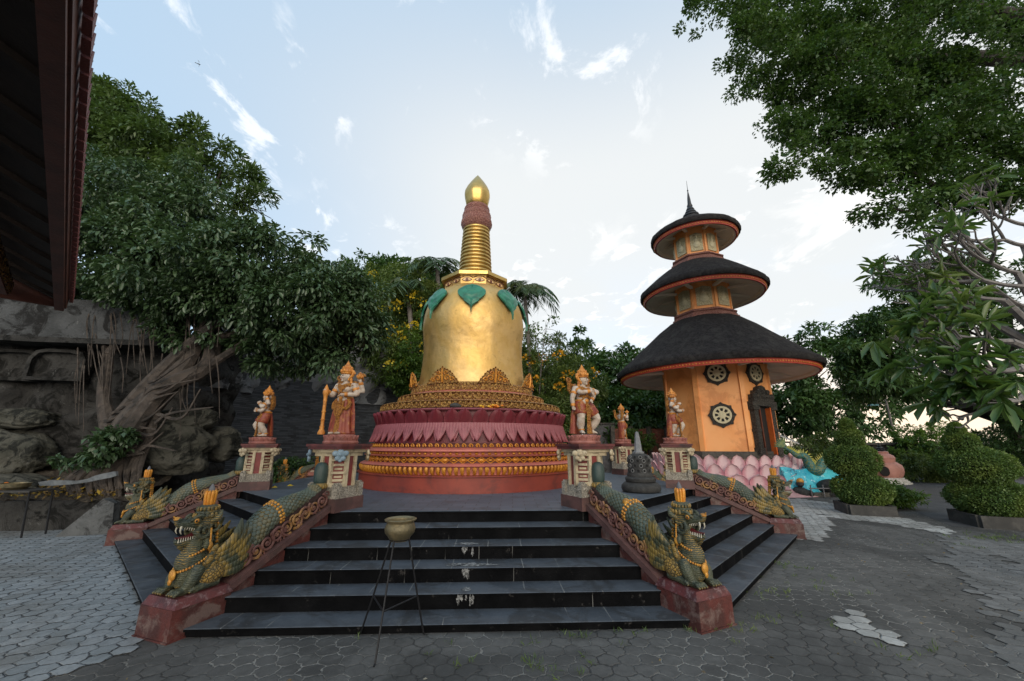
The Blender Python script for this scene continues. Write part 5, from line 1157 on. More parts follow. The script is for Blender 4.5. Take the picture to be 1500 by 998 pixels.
for i in range(34):   # buttress and surface roots running down to the ledge
    x=random.uniform(148,235); y0=655-(x-150)*.85+random.uniform(-8,15); x1=x-random.uniform(5,60); 
    tb([(x,y0,10.1),(x-random.uniform(0,14),y0+(725-y0)*.35,9.95),(x1+random.uniform(-8,8),y0+(725-y0)*.7,9.85),(x1,random.uniform(712,735),9.8)],[random.uniform(.05,.12),.07,.05,.03],n=6)
for i in range(16):
    x=random.uniform(120,230); y=random.uniform(560,680); tb([(x,y,9.8),(x+random.uniform(10,40),y+random.uniform(-25,10),9.75),(x+random.uniform(40,85),y+random.uniform(-50,5),9.8)],[.045,.035,.015],n=5)
for i in range(46):   # thin aerial roots
    x=random.uniform(110,340); y=random.uniform(450,560); w=random.uniform(-8,8); tb([(x,y,10.2),(x+w,y+random.uniform(20,45),10.1),(x+w*1.5+random.uniform(-6,6),y+random.uniform(50,100),10.1)],[.018,.014,.007],n=4)
obj('trunk',mb,weathered('fig_bark',(.115,.092,.075),(.062,.050,.042),5,.85,1.0,bdist=.025,dirt=(.028,.024,.020),dirt_amt=.8),fig)
# ---- taller tree behind it
tree('rain_tree','lighter feathery tree rising behind the fig tree at the left','tree',(-17,17,3),[bl(170,185,16,2.2,2,1.5),bl(215,230,15.5,2.2,2,1.3),bl(300,225,15.5,1.6,1.6,1.1),bl(325,265,15,1.4,1.4,1.1),bl(150,160,17,1.5,1.4,.9),bl(140,250,16,2.2,2,2.0),bl(270,300,15,2.4,1.6,1.4)],
  38000,.24,leafmat('fine_back_leaves',(.080,.13,.040),(.045,.085,.030),(.10,.16,.045),.45,.25,.4,.5),r0=.3,kw=dict(shell=.45,lump=.25,gap=-.15,gs=.8,seed=3,clump=12,br=.48),lk=dict(aspect=.32,droop=.5,rand=.5),sub=6)
# ---- big overhanging tree at the upper right
tr=thing('shade_tree','huge dark small leaved tree hanging over the upper right of the scene','tree',(15,7,0)); tb0=V(15,7,0)
tblobs=[]
for (px,py,Y,r) in ((1040,20,8.5,.9),(1110,60,8.2,1.2),(1140,20,8.6,1.3),(1180,110,8,1.2),(1160,180,7.8,.7),(1230,60,8.2,1.5),(1200,225,7.6,.6),(1250,170,7.8,1.2),(1240,255,7.4,.7),(1290,300,7.2,.55),(1310,240,7.4,.9),(1330,120,8,1.5),(1300,30,8.6,1.5),(1380,200,7.6,1.2),(1390,280,7.2,.7),(1440,120,8,1.5),(1400,40,8.6,1.5),(1460,230,7.4,1.0),(1510,150,7.6,1.3),(1500,40,8.4,1.4),(1340,320,7.0,.4),(1470,290,7,.5),(1150,250,7.6,.35),(1090,110,8.1,.6)):
    p=at(px,py,Y); tblobs.append((p.x-tb0.x,p.y-tb0.y,p.z-tb0.z,r,r*.8,r*.62))
P_,D_=crown_pts(tblobs,130000,shell=.25,lump=.3,gap=-.45,gs=1.5,seed=21,clump=9,br=.25); D_[:,0]-=.5; leaves('crown',tr,m_lf_top,P_,D_,.084,aspect=.60,droop=.45,rand=.6)
mb=MB()
def tb2(pts,rs,o=tb0,n=8):
    q=bez([tuple(at(*p)-o) for p in pts],5); mb.tube(q,lerpr(rs,len(q)),n)
mb.tube(bez([(0,0,0),(-.3,0,3),(-.6,.2,6),(-1.2,.4,8.5)],5),lerpr([.5,.4,.35,.3],16),10)
tb2([(1560,90,8),(1430,85,8),(1340,85,8),(1260,95,8),(1150,60,8.2)],[.22,.17,.12,.08,.03]); tb2([(1560,20,8),(1460,20,8),(1380,-10,8.2),(1250,-20,8.4)],[.2,.16,.12,.06])
tb2([(1560,300,7.4),(1470,280,7.4),(1400,285,7.4),(1330,250,7.4),(1250,220,7.6)],[.12,.09,.06,.04,.02]); tb2([(1560,240,7.5),(1450,220,7.5),(1340,200,7.6),(1230,130,8)],[.11,.08,.05,.02]); tb2([(1400,285,7.4),(1340,310,7.1),(1290,300,7.2)],[.04,.03,.01])
random.seed(9)
for i in range(0):
    B=random.choice(tblobs[4:]); s_=V(*B[:3])+V(random.uniform(.2,1)*B[3],random.uniform(-1,1)*B[4],random.uniform(-.4,.4)*B[5]); e=s_+V(-random.uniform(.2,.5),random.uniform(-.3,.3),random.uniform(-.5,.1)); mb.tube(bez([s_,s_.lerp(e,.5)+V(0,0,.08),e],3),[.018,.016,.014,.012,.01,.008,.006],4)
obj('trunk',mb,m_barkd,tr)
# ---- frangipani at the right edge: bare grey forks and whorls of long leaves
fr=thing('frangipani_tree','frangipani at the right edge with bare grey forked branches and long glossy leaves','tree',tuple(gnd(1570,860))); fo=V(*fr.location); mb=MB(); random.seed(3)
tips=[]
def fork(p,d,L,r,lev):
    e=p+d*L; q=bez([p,p.lerp(e,.5)+V(random.uniform(-.03,.03),0,-.02),e],3); mb.tube(q,lerpr([r,r*.8],len(q)),6)
    if lev==0: tips.append((e,d)); return
    for k in range(random.choice((2,3) if lev>1 else (2,2,3))):
        ax=V(random.uniform(-1,1),random.uniform(-1,1),random.uniform(-.4,1.0)); nd=(d+ax*.62).normalized(); nd.z=nd.z*.9+.06; fork(e,nd.normalized(),L*random.uniform(.62,.85),r*.72,lev-1)
top=at(1555,520,5.2)-fo; mb.tube(bez([(0,0,0),top*.5+V(.1,0,.1),top],5),lerpr([.13,.10,.09],11),9)
for (px,py,Y,L) in ((1490,400,5.2,.52),(1470,440,5.0,.5),(1480,500,4.8,.48),(1500,360,5.6,.5),(1490,540,4.6,.42),(1450,470,5.3,.5),(1500,580,4.4,.35),(1500,450,5.6,.5),(1460,520,5.6,.45),(1505,330,6.0,.5),(1500,420,4.9,.5)):
    e=at(px,py,Y)-fo; q=bez([top,top.lerp(e,.5)+V(.05,0,-.08),e],4); mb.tube(q,lerpr([.075,.045],len(q)),7); fork(e,(V(-1,-.1,.10 if py<480 else -.12)+V(0,random.uniform(-.3,.3),random.uniform(-.1,.25))).normalized(),L,.032,4)
obj('trunk',mb,weathered('frangipani_bark',(.20,.185,.175),(.12,.11,.105),9,.7,.5,bdist=.008),fr)
lp=[];ld=[];ls=[]
for (e,d) in tips:
    pz=(e+fo); scr_hi=pz.z>3.75
    if random.random()<(.86 if scr_hi else .45): continue
    nl=random.randint(5,8); ax=d.orthogonal().normalized(); ay=d.cross(ax)
    for i in range(nl):
        a=2*PI*i/nl+random.random(); lp.append(tuple(e)); ld.append(tuple((d*.55+ax*math.cos(a)+ay*math.sin(a)).normalized()))
if lp: leaves('crown',fr,m_lf_frang,np.array(lp),np.array(ld),.22,aspect=.28,droop=.35,rand=.18,fold=.22,shape6=True,sizevar=.25)
ex=[]; exd=[]
for (px,py,Y) in ((1470,590,3.9),(1450,570,4.0),(1490,560,3.8),(1380,560,4.6),(1340,520,4.8),(1300,540,5.0),(1420,540,4.4),(1360,590,4.8),(1280,500,5.2)):
    e=at(px,py,Y)-fo
    for i in range(10): a=2*PI*i/10+random.random()*.4; ex.append(tuple(e)); exd.append((math.cos(a),math.sin(a)*.6,-.15+.4*math.sin(a)))
leaves('low_leaves',fr,m_lf_frang,np.array(ex),np.array(exd),.30,aspect=.27,droop=.45,rand=.12,fold=.2,shape6=True)
# ---- trees and shrubs round the court
def bt(name,label,spec,base,n,size,mat,**k): return tree(name,label,'tree',base,[bl(*s_) for s_ in spec],n,size,mat,**k)
KB=dict(shell=.45,lump=.28,gap=-.55,gs=.6,clump=10,br=.6)
bt('broadleaf_tree','dark rounded tree just right of the pagoda, trunks showing against the warm sky',[(1150,560,32,3.6,3,3.2),(1200,540,32,3.6,3,3.4),(1245,590,31,3,2.6,2.6),(1180,600,31,3,2.4,1.6),(1140,600,33,2,2,2)],(23,32,0),26000,.34,m_lf_deep,r0=.3,kw=dict(KB,seed=31),lk=dict(aspect=.45,droop=.5),sub=5)
bt('mango_tree','dense dark tree behind the frangipani, its crown cut off by the right edge',[(1330,450,17,2.2,2,1.5),(1390,420,17,2.3,2,1.4),(1290,490,17,1.6,1.6,1.0),(1270,520,17.5,1.1,1.3,1.0),(1330,535,16.5,2.4,2,1.3),(1400,560,16,2.2,2,.9),(1430,480,16,2.6,2,1.8),(1480,440,16,2,2,2),(1490,590,15,1.6,2,1.0),(1275,560,18,1,1,1.0)],(22,17,0),36000,.22,m_lf_deep,r0=.3,kw=dict(KB,gap=-.5,seed=33,br=.42),lk=dict(aspect=.36,droop=.6),sub=5)
bt('leafy_tree','green tree left of the pagoda behind the folded arm statue',[(900,560,30,3.4,3,2.6),(850,545,30,2.6,2.4,2.4),(935,590,29,2.4,2.4,2.4),(880,600,29,3.4,2.4,2.4)],(7,30,0),24000,.32,m_lf_deep,r0=.3,kw=dict(KB,seed=35),lk=dict(aspect=.45,droop=.5))
bt('leafy_tree','low dark tree filling the gap between stupa and pagoda, nearest the tiled fence',[(960,610,27,3,2.4,2.2),(910,620,26,3,2.2,1.8),(1000,590,29,3,2.4,3)],(9,28,0),20000,.3,m_lf_deep,r0=.25,kw=dict(KB,seed=36),lk=dict(aspect=.45,droop=.5))
bt('flowering_tree','olive tree sprinkled with orange blossoms right of the golden bell',[(800,530,23,1.9,1.8,1.6),(820,580,22,2.2,2,1.7),(785,590,22,1.8,1.8,2),(840,560,23,1.6,1.6,1.3),(800,620,21,2.2,1.8,1.2)],(1.6,23,0),24000,.20,m_lf_back,r0=.16,flowers=(m_orf,26,.14),kw=dict(KB,seed=37,br=.4,gap=-.6),lk=dict(aspect=.3,droop=.4))
bt('flowering_tree','thin bare branched tree with a few orange flowers against the sky right of the bell',[(800,470,21,.9,.7,.5),(785,490,21,.7,.6,.5)],(1.3,21.5,0),260,.16,m_lf_bright,bark=m_bgrey,r0=.07,flowers=(m_orf,9,.15),kw=dict(KB,seed=38,br=.35,clump=3),sub=7)
bt('yellow_bell_tree','shrubby tree with yellow flowers between the fig tree and the golden bell',[(590,440,19,1.8,1.6,1.8),(570,480,19,1.6,1.5,1.8),(610,500,18.5,1.3,1.4,1.8),(585,530,18.5,1.4,1.2,1.2),(555,430,20,1.2,1.2,1.2)],(-5.2,19.8,3),26000,.17,m_lf_back,r0=.13,flowers=(m_yel,34,.13),kw=dict(KB,seed=39,br=.34,gap=-.55),lk=dict(aspect=.34,droop=.4))
bt('bright_shrub','bright green shrub on the slope just left of the golden bell',[(610,520,17.6,.9,.9,1.0),(600,555,17.4,.9,.9,.9),(625,480,18,.7,.7,.9)],(-4.6,18,2.5),11000,.13,m_lf_bright,r0=.08,flowers=(m_yel,10,.09),kw=dict(KB,seed=40,br=.28),lk=dict(aspect=.4))
bt('hill_tree','dark tree on the skyline behind the yellow flowers',[(585,415,27,3,2.5,1.8),(640,440,27,2.8,2.5,1.8),(545,405,28,2.2,2,1.4),(620,460,26,3.4,2.5,2.6),(680,455,27,2.5,2,1.8)],(-6,27,3),24000,.3,m_lf_deep,r0=.25,kw=dict(KB,seed=41),lk=dict(aspect=.45))
bt('leafy_tree','rounded green tree low behind the front right statue, partly behind the stupa base',[(790,600,28,3,2.4,3),(760,560,29,2.6,2.4,2.4)],(2,28.5,0),14000,.3,m_lf_back,r0=.2,kw=dict(KB,seed=42),lk=dict(aspect=.45))
def shrub(name,label,spec,n,size,mat,seed,**k):
    p=gnd(*spec[0][:2]) if False else at(spec[0][0],spec[0][1],spec[0][2]); return tree(name,label,'shrub',(p.x,p.y,0),[bl(*s_) for s_ in spec],n,size,mat,r0=.05,kw=dict(shell=.55,lump=.2,gap=-.9,clump=6,br=.2,seed=seed),lk=dict(aspect=.42),sub=1,**k)
shrub('garden_shrub','loose green shrub behind the pink stove at the far right',[(1360,650,24,1.5,1,1.2),(1335,665,24,1.2,1,.9),(1385,660,23,1.2,1,1.0)],9000,.16,m_lf_bright,51)
shrub('garden_shrub','dark low hedge between the two clipped bushes',[(1350,690,21,1.6,.8,.7),(1380,690,20,1.0,.8,.7)],7000,.13,m_lf_back,52)
shrub('garden_shrub','tufted shrub behind the blue basin',[(1190,660,21,1.2,.8,.6),(1215,655,22,1,.8,.6)],5000,.14,m_lf_back,53)
shrub('garden_shrub','row of shrubs closing the court at the far right edge',[(1470,660,17,1.6,1,.9),(1500,650,16,1.6,1,1.1),(1440,660,18,1.2,1,.8)],9000,.14,m_lf_deep,54)
shrub('garden_shrub','light green sprigs before the red tiled fence',[(925,640,22.5,.4,.4,.55),(945,648,22.5,.4,.4,.4)],1600,.15,m_lf_bright,55)
shrub('garden_shrub','dark plants along the foot of the slate wall',[(425,690,14.5,.7,.4,.35),(450,688,15,.6,.4,.35),(405,695,14,.5,.4,.3)],3200,.10,m_lf_deep,56)
P,D=crown_pts([bl(*q) for q in ((118,640,9.45,.34,.18,.30),(150,655,9.45,.36,.18,.26),(98,668,9.5,.28,.16,.3),(175,640,9.5,.3,.15,.25),(130,675,9.4,.3,.15,.2))],1500,shell=.3,gap=-.6,clump=3,br=.14,seed=57); o=leaves('root_creeper',None,m_lf_ficus,P,D,.12,aspect=.55,droop=.6); tag(o,'green creeper hanging among the fig roots above the silvery sheet','creeper')
shrub('garden_shrub','grass like low shrub beside the left clipped bush planter',[(1312,728,12.5,.55,.4,.22),(1290,725,12.6,.5,.4,.25)],4200,.10,m_lf_bright,58)
# ---- palms
def palm(label,px,py,Y,nf,L,base,seed,group='palms behind the stupa'):
    random.seed(seed); top=at(px,py,Y); root=thing('palm_tree',label,'palm',(top.x+.3,top.y,base),group=group); o=V(top.x+.3,top.y,base); t_=top-o
    mb=MB(); q=bez([(0,0,0),t_*.5+V(.15,0,0),t_],6); mb.tube(q,lerpr([.17,.12,.10],len(q)),8); obj('trunk',mb,m_bgrey,root)
    st=MB(); P=[];D=[]
    for i in range(nf):
        a=2*PI*i/nf+random.uniform(-.2,.2); el=random.uniform(.25,1.15); d=V(math.cos(a)*math.cos(el),math.sin(a)*math.cos(el),math.sin(el)); l=L*random.uniform(.8,1.1)
        pts=[t_+d*l*s_+V(0,0,-l*.75*s_*s_) for s_ in np.linspace(0,1,10)]; st.tube(pts,lerpr([.03,.008],10),4)
        for s_ in np.linspace(.12,.99,46):
            p=t_+d*l*s_+V(0,0,-l*.75*s_*s_); tg=(d+V(0,0,-1.5*s_)).normalized(); sd=tg.cross(V(0,0,1)).normalized()
            for sg in (-1,1): P.append(tuple(p)); D.append(tuple(sd*sg*.85+tg*.65+V(0,0,-.25)))
    obj('frond_stems',st,m_lf_palm,root); leaves('fronds',root,m_lf_palm,np.array(P),np.array(D),L*.30,aspect=.075,droop=.25,rand=.06,fold=.3)
palm('tall palm with drooping fronds left of the golden spire',640,390,19,13,1.9,5,4); palm('palm with full round crown right of the golden neck',768,425,22,22,2.0,1,6)
palm('lower palm frond clump behind the yellow flowers',597,425,18,9,2.0,5,8)
# ---- clipped bushes in planters
m_planter=weathered('dark_planter_concrete',(.030,.030,.028),(.05,.048,.045),4,.8,.5,dirt=(.09,.085,.075),dirt_amt=.5)
def topiary(label,c,tiers,seed,wd,hh=.26):
    root=thing('clipped_bush',label,'bush',tuple(c),R(-20),group='spiral clipped bushes in planters')
    nb=[]; P=[];D=[]; r2=np.random.default_rng(seed)
    for (z,rx,rz,dx) in tiers:
        n=int(19000*rx*rx/.6)+2500; d=unit(r2.normal(size=(n,3))); rr=1+.035*fieldn(d,3,seed)+.03*fieldn(d,11,seed+4)+r2.uniform(-.10,.03,n)
        p=d*np.array([rx,rx,rz])*rr[:,None]+np.array([dx,0,z]); P.append(p); D.append(d)
    P=np.concatenate(P);D=np.concatenate(D); leaves('foliage',root,m_lf_topiary,P,D,.042,aspect=.55,droop=-.1,rand=.7)
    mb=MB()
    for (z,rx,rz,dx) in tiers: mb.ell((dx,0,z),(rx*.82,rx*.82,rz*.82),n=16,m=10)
    obj('inner_shade_core',mb,plain('bush_shade_paint',(.012,.018,.008),.9,spec=.1),root)  # solid dark core; shade between the leaves painted as its colour
    mb=MB(); mb.tube([(0,0,.1),(0,0,.7)],.06,6); obj('stem',mb,m_barkd,root)
    pl_=thing('planter',label.replace('bush','planter box under the bush').split(',')[0],'planter',tuple(c),R(-20),group='dark planters under the clipped bushes')
    mb=MB(); mb.smooth=False; w=wd
    for (x,y,sx,sy) in ((0,-w/2,w,.09),(0,w/2,w,.09),(-w/2,0,.09,w-.09),(w/2,0,.09,w-.09)): mb.box((x,y,hh/2),(sx,sy,hh))
    obj('rim',mb,m_planter,pl_); mb=MB(); mb.smooth=False; mb.box((0,0,hh/2-.03),(w-.09,w-.09,hh-.06)); obj('soil',mb,plain('soil',(.03,.022,.015),.9),pl_)
    pl_['label']=('low dark concrete box under the left clipped bush' if c.x<10.5 else 'low dark concrete box under the right clipped bush')
cL=V(9.78,11.75,0); topiary('round green bush clipped in tiers with a pointed top, right of the blue basin',cL,[(.62,.66,.43,.04),(1.40,.62,.46,-.03),(2.00,.33,.30,.0),(2.32,.17,.26,0)],61,1.0)
cR=V(11.45,10.1,0); topiary('larger dark green bush clipped in tiers near the right edge',cR,[(.60,.76,.42,.06),(1.34,.68,.44,-.08),(1.88,.31,.28,-.22),(2.14,.16,.24,-.24)],62,1.1)
# ---------------------------------------------------------------- walls, rock and slope on the left
def rockmat(name,c1,c2,dark,sc=1.2,white=.3):
    t=NT(name); n=t.noise(sc,8,.68,dist=.5); col=t.mix(t.ramp(n,.35,.65),c1,c2)
    col=t.mix(t.ramp(t.noise(sc*1.7,8,.7,dist=1.0),.48,.6),col,dark)
    col=t.mix(t.math('MULTIPLY',t.ramp(t.noise(sc*3.3,9,.75,dist=.6),.6,.68),white),col,(.42,.43,.42))
    t.set('Base Color',col); t.set('Roughness',.9); t.set('Specular IOR Level',.2)
    h=t.math('ADD',t.math('MULTIPLY',n,2.0),t.noise(14,7,.7)); t.bump(h,.9,.06); return t.m
m_rock=rockmat('dark_weathered_rock',(.060,.059,.056),(.032,.031,.030),(.012,.012,.011),1.2,.2)
m_rock2=rockmat('mossy_boulder_rock',(.105,.102,.085),(.065,.065,.052),(.02,.021,.018),1.6,.15)
m_cliff=rockmat('grey_cliff_plaster',(.24,.25,.26),(.16,.165,.17),(.035,.035,.036),.7,.5)
def path_wall(pts,z0,z1,mat,name,label,disp=.25,cell=1.3,seed=1,cat='wall',step=.12,thick=.6,lean=0,topvar=0.0,oval=1.0):
    P=bez([(x,y,0) for x,y in pts],10); cum=[0]
    for i in range(1,len(P)): cum.append(cum[-1]+(P[i]-P[i-1]).length)
    S=cum[-1]; nu=int(S/step); nv=max(4,int((z1-z0)/step)); r=np.random.default_rng(seed)
    nc=int(S*(z1-z0)/cell**2)+4; cx=r.uniform(0,S,nc); cz=r.uniform(z0,z1,nc); amp=r.uniform(.4,1,nc)
    us=np.linspace(0,S,nu+1); xs=np.interp(us,cum,[p.x for p in P]); ys=np.interp(us,cum,[p.y for p in P])
    tx=np.gradient(xs);ty=np.gradient(ys); l=np.hypot(tx,ty); nx,ny=ty/l,-tx/l      # faces the court
    vs=[]
    for j in range(nv+1):
        z=z0+(z1-z0)*j/nv
        d=np.hypot((us[:,None]-cx)/oval,z-cz); k=np.argsort(d,1)[:,:2]; d1=np.take_along_axis(d,k[:,:1],1)[:,0]; d2=np.take_along_axis(d,k[:,1:2],1)[:,0]
        dm=np.clip((d2-d1)/cell*2.2,0,1)**.6*amp[k[:,0]]; q=np.stack([us,np.full_like(us,z),us*0],1)
        o=disp*dm+disp*.25*fieldn(q,2.2,seed+3)-lean*(z-z0); zt=z+(topvar*fieldn(q,1.2,seed+5) if j==nv else 0)
        for i in range(nu+1): vs.append((xs[i]+nx[i]*o[i],ys[i]+ny[i]*o[i],(zt if np.isscalar(zt) else zt[i])))
    fs=[(j*(nu+1)+i,j*(nu+1)+i+1,(j+1)*(nu+1)+i+1,(j+1)*(nu+1)+i) for j in range(nv) for i in range(nu)]
    o=len(vs)   # back and top
    for i in range(nu+1): vs.append((xs[i]-nx[i]*thick,ys[i]-ny[i]*thick,z1)); 
    for i in range(nu+1): vs.append((xs[i]-nx[i]*thick,ys[i]-ny[i]*thick,z0))
    for i in range(nu): fs.append((nv*(nu+1)+i,nv*(nu+1)+i+1,o+i+1,o+i)); fs.append((o+i,o+i+1,o+nu+2+i,o+nu+1+i))
    mb=MB(); mb.add(vs,fs); me=mb.mesh(name,70); w=obj(name,me,mat); return tag(w,label,cat)
path_wall([(-24,8.6),(-16,10.0),(-12.5,10.9),(-10.4,11.3),(-9.7,12.2),(-9.6,13.5)],.0,5.1,m_rock,'rock_wall','high dark rock wall behind the fig roots at the far left',.38,1.5,3,step=.13)
path_wall([(-9.9,12.4),(-9.6,14.6),(-8.2,17.2),(-5.6,19.4),(-3.6,20.3)],3.6,6.6,m_cliff,'cliff','pale grey stained cliff above the slate wall, left of the golden bell',.55,1.9,9,cat='rock face',step=.16,lean=-.12,topvar=.4)
# slate cladding
def slatemat():
    t=NT('slate_cladding'); v=t.obj(); s=t.N.new('ShaderNodeSeparateXYZ'); t.L.new(v,s.inputs[0])
    zz_=t.math('MULTIPLY',s.outputs[2],16.0); row=t.math('FLOOR',zz_); fr_=t.math('FRACT',zz_)
    u=t.math('ADD',s.outputs[0],s.outputs[1]); cb=t.N.new('ShaderNodeCombineXYZ'); t.L.new(t.math('FLOOR',t.math('ADD',t.math('MULTIPLY',u,2.2),t.math('MULTIPLY',row,.37))),cb.inputs[0]); t.L.new(row,cb.inputs[1])
    wn=t.N.new('ShaderNodeTexWhiteNoise'); wn.noise_dimensions='2D'; t.L.new(cb.outputs[0],wn.inputs['Vector'])
    col=t.mix(wn.outputs['Value'],(.035,.039,.045),(.085,.094,.106)); gp=t.ramp(t.math('ABSOLUTE',t.math('SUBTRACT',fr_,.5)),.36,.5)
    col=t.mix(gp,col,(.006,.006,.007)); col=t.mix(t.math('MULTIPLY',t.ramp(t.noise(.9,7,.7),.5,.66),.5),col,(.018,.018,.016)); col=t.mix(t.math('MULTIPLY',t.ramp(t.noise(5,7,.75),.62,.7),.35),col,(.14,.15,.14))
    t.set('Base Color',col); t.set('Roughness',.6); t.set('Specular IOR Level',.3); t.bump(t.math('ADD',t.math('MULTIPLY',wn.outputs['Value'],.9),t.math('SUBTRACT',t.noise(20,4,.6),gp)),.8,.02); return t.m
path_wall([(-9.7,11.7),(-9.3,14.4),(-7.9,16.9),(-5.3,19.0),(-3.2,19.9)],.0,4.35,slatemat(),'slate_wall','curved wall clad in thin dark slate courses behind the left statues',.03,2.5,7,step=.3,thick=.3)
# boulders
def boulder(label,c,r,seed,rot=(0,0,0)):
    mb=MB(); bm=bmesh.new(); bmesh.ops.create_icosphere(bm,subdivisions=5,radius=1)
    P=np.array([v.co[:] for v in bm.verts]); sgn=np.sign(P)*np.abs(P)**.72; P=sgn/np.max(np.abs(sgn)); k=1+.10*fieldn(P,2.0,seed)+.035*fieldn(P,6,seed+1)+.012*fieldn(P,16,seed+2); P=P*k[:,None]*np.array(r)
    for v,p in zip(bm.verts,P): v.co=p
    me=bpy.data.meshes.new('boulder'); bm.to_mesh(me); bm.free(); me.polygons.foreach_set('use_smooth',[True]*len(me.polygons)); o=obj('boulder',me,m_rock2,loc=tuple(c),rot=rot); return tag(o,label,'boulder',group='boulders set in the left wall')
boulder('broad pale mossy boulder low between fig roots and slate wall',at(238,655,10.6),(1.05,.55,.62),3,(0,.25,.3)); boulder('flat boulder lying on top of the broad mossy boulder',at(265,618,10.9),(.85,.5,.32),5,(0,-.1,.3))
boulder('rounded boulder at the far left edge beside the roots',at(15,665,10.5),(.95,.5,.55),8,(0,.1,0)); boulder('long squared stone above the rounded boulder at the far left',at(20,615,10.6),(1.1,.5,.26),12); boulder('small wedge of rock under the far left boulder',at(40,712,10.2),(.75,.45,.22),14,(0,.2,0)); boulder('dark boulder under the slate wall end, right of the mossy boulder',at(318,650,11.6),(.6,.4,.5),16)
# relief arches in the upper wall
for i,(px,lab) in enumerate(((20,'shallow arched niche in the rock wall at the left edge'),(85,'shallow arched niche in the rock wall right of the first one'))):
    c=at(px,535,10.35); mb=MB(); out=[(-.62,-.42),(-.62,.15),(-.5,.36),(-.3,.42),(.3,.42),(.5,.36),(.62,.15),(.62,-.42)]; inn=[(x*.84,z*.80) for x,z in out]; K=len(out)
    vs=[(x,-.08,z) for x,z in out]+[(x,-.10,z) for x,z in inn]+[(x,.05,z) for x,z in inn]+[(x,.2,z) for x,z in out]
    fs=[(i_,(i_+1)%K,K+(i_+1)%K,K+i_) for i_ in range(K)]+[(K+i_,K+(i_+1)%K,2*K+(i_+1)%K,2*K+i_) for i_ in range(K)]+[(3*K+i_,3*K+(i_+1)%K,(i_+1)%K,i_) for i_ in range(K)]+[tuple(range(2*K,3*K))]
    mb.add(vs,fs); o=obj('wall_niche',mb,m_rock,loc=tuple(c),rot=(0,0,.25)); tag(o,lab,'niche')
o=thing('wall_coping','long stained concrete coping along the top of the left rock wall','coping',(0,0,0)); mb=MB(); mb.smooth=False
q=[(-24,8.1),(-16,9.5),(-12.5,10.45),(-9.6,10.9)]
for (xa,ya),(xb,yb) in zip(q[:-1],q[1:]): L=math.hypot(xb-xa,yb-ya); mb.box(((xa+xb)/2,(ya+yb)/2,5.12),(L,.9,1.1),rot=(0,0,math.atan2(yb-ya,xb-xa)))
obj('slab',mb,rockmat('stained_concrete',(.095,.10,.104),(.055,.058,.06),(.02,.02,.02),1.0,.3),o); mb=MB()
for (xa,ya),(xb,yb) in zip(q[:-1],q[1:]): L=math.hypot(xb-xa,yb-ya); mb.box(((xa+xb)/2,(ya+yb)/2-.12,4.50),(L,.9,.14),rot=(0,0,math.atan2(yb-ya,xb-xa)))
obj('drip_ledge',mb,m_rock,o)
# low ledge wall with soil and offerings table
lw=thing('ledge_wall','low black stained retaining wall below the fig roots','wall',(0,0,0)); mb=MB(); mb.smooth=False; mb.prism([(-16,9.2),(-10.6,9.42),(-9.05,9.75),(-8.7,10.0),(-9.2,12),(-16,12)],0,.62); obj('retaining_face',mb,m_rock,lw)
bm=bmesh.new(); bmesh.ops.create_grid(bm,x_segments=90,y_segments=30,size=1); P=np.array([v.co[:] for v in bm.verts]); X=-12.3+P[:,0]*3.6; Y=10.55+P[:,1]*1.15+P[:,0]*.25; Z=.60+(P[:,1]+1)*.45*(1+.3*fieldn(np.stack([X,Y,X*0],1),1.5,4))+.04*fieldn(np.stack([X,Y,X*0],1),9,6)
for v,x,y,z in zip(bm.verts,X,Y,Z): v.co=(x,y,z)
me=bpy.data.meshes.new('soil_bank'); bm.to_mesh(me); bm.free(); o=obj('soil_bank',me,weathered('dark_soil',(.035,.026,.018),(.06,.048,.035),6,.95,1.0,bdist=.03,dirt=(.12,.10,.07),dirt_amt=.5,dscale=12)); o['kind']='structure'
n=900; P=np.stack([rng.uniform(-14.5,-9.2,n),rng.uniform(9.55,10.3,n),np.zeros(n)],1); P[:,2]=.64+(P[:,1]-9.5)*.42+.03; o=leaves('leaf_litter',None,leafmat('dry_leaves',(.30,.20,.07),(.14,.09,.04),(.5,.35,.05),.8,.1,.2,6),P,unit(rng.normal(size=(n,3))),.09,droop=0); tag(o,'fallen dry leaves on the soil under the fig roots','leaf litter',kind='stuff')
tbq=thing('offering_table','thin dark iron table at the left edge in front of the ledge wall','table',(-10.3,8.95,0)); m_tabletop=weathered('worn_table_board',(.05,.045,.04),(.03,.027,.024),8,.7,.5)
mb=MB(); mb.smooth=False; mb.box((-1.0,0,.90),(2.6,.55,.035)); obj('tabletop',mb,m_tabletop,tbq)
for (x,y) in ((.22,-.2),(.26,.2),(-2.2,-.2),(-2.2,.2)): mb=MB(); mb.tube([(x,y,.88),(x+.10,y,0)],.018,6); obj('leg',mb,m_iron,tbq)
bo=thing('offering_bowl','shallow brass bowl on the iron table at the left edge','bowl',(-10.65,8.95,.918)); mb=MB(); mb.lathe([(0,0),(.16,0),(.22,.05),(.235,.13),(.22,.13),(.2,.06),(0,.03)],28); obj('bowl_body',mb,m_brass,bo)
og=thing('orange_offering','orange flowers and fruit heaped beside the brass bowl on the table','offering',(-11.15,8.95,.918)); mb=MB(); random.seed(2)
for i in range(12): mb.ell((random.uniform(-.16,.16),random.uniform(-.12,.12),random.uniform(.03,.12)),.06,n=8,m=6)
obj('marigolds',mb,m_fl,og)
gt=thing('metal_strip','long dented silvery sheet leaning along the fig roots above the ledge','sheet',(0,0,0)); mb=MB(); a_,b_=at(58,712,9.45),at(172,697,9.5); mb.smooth=True
vs=[];N_=24
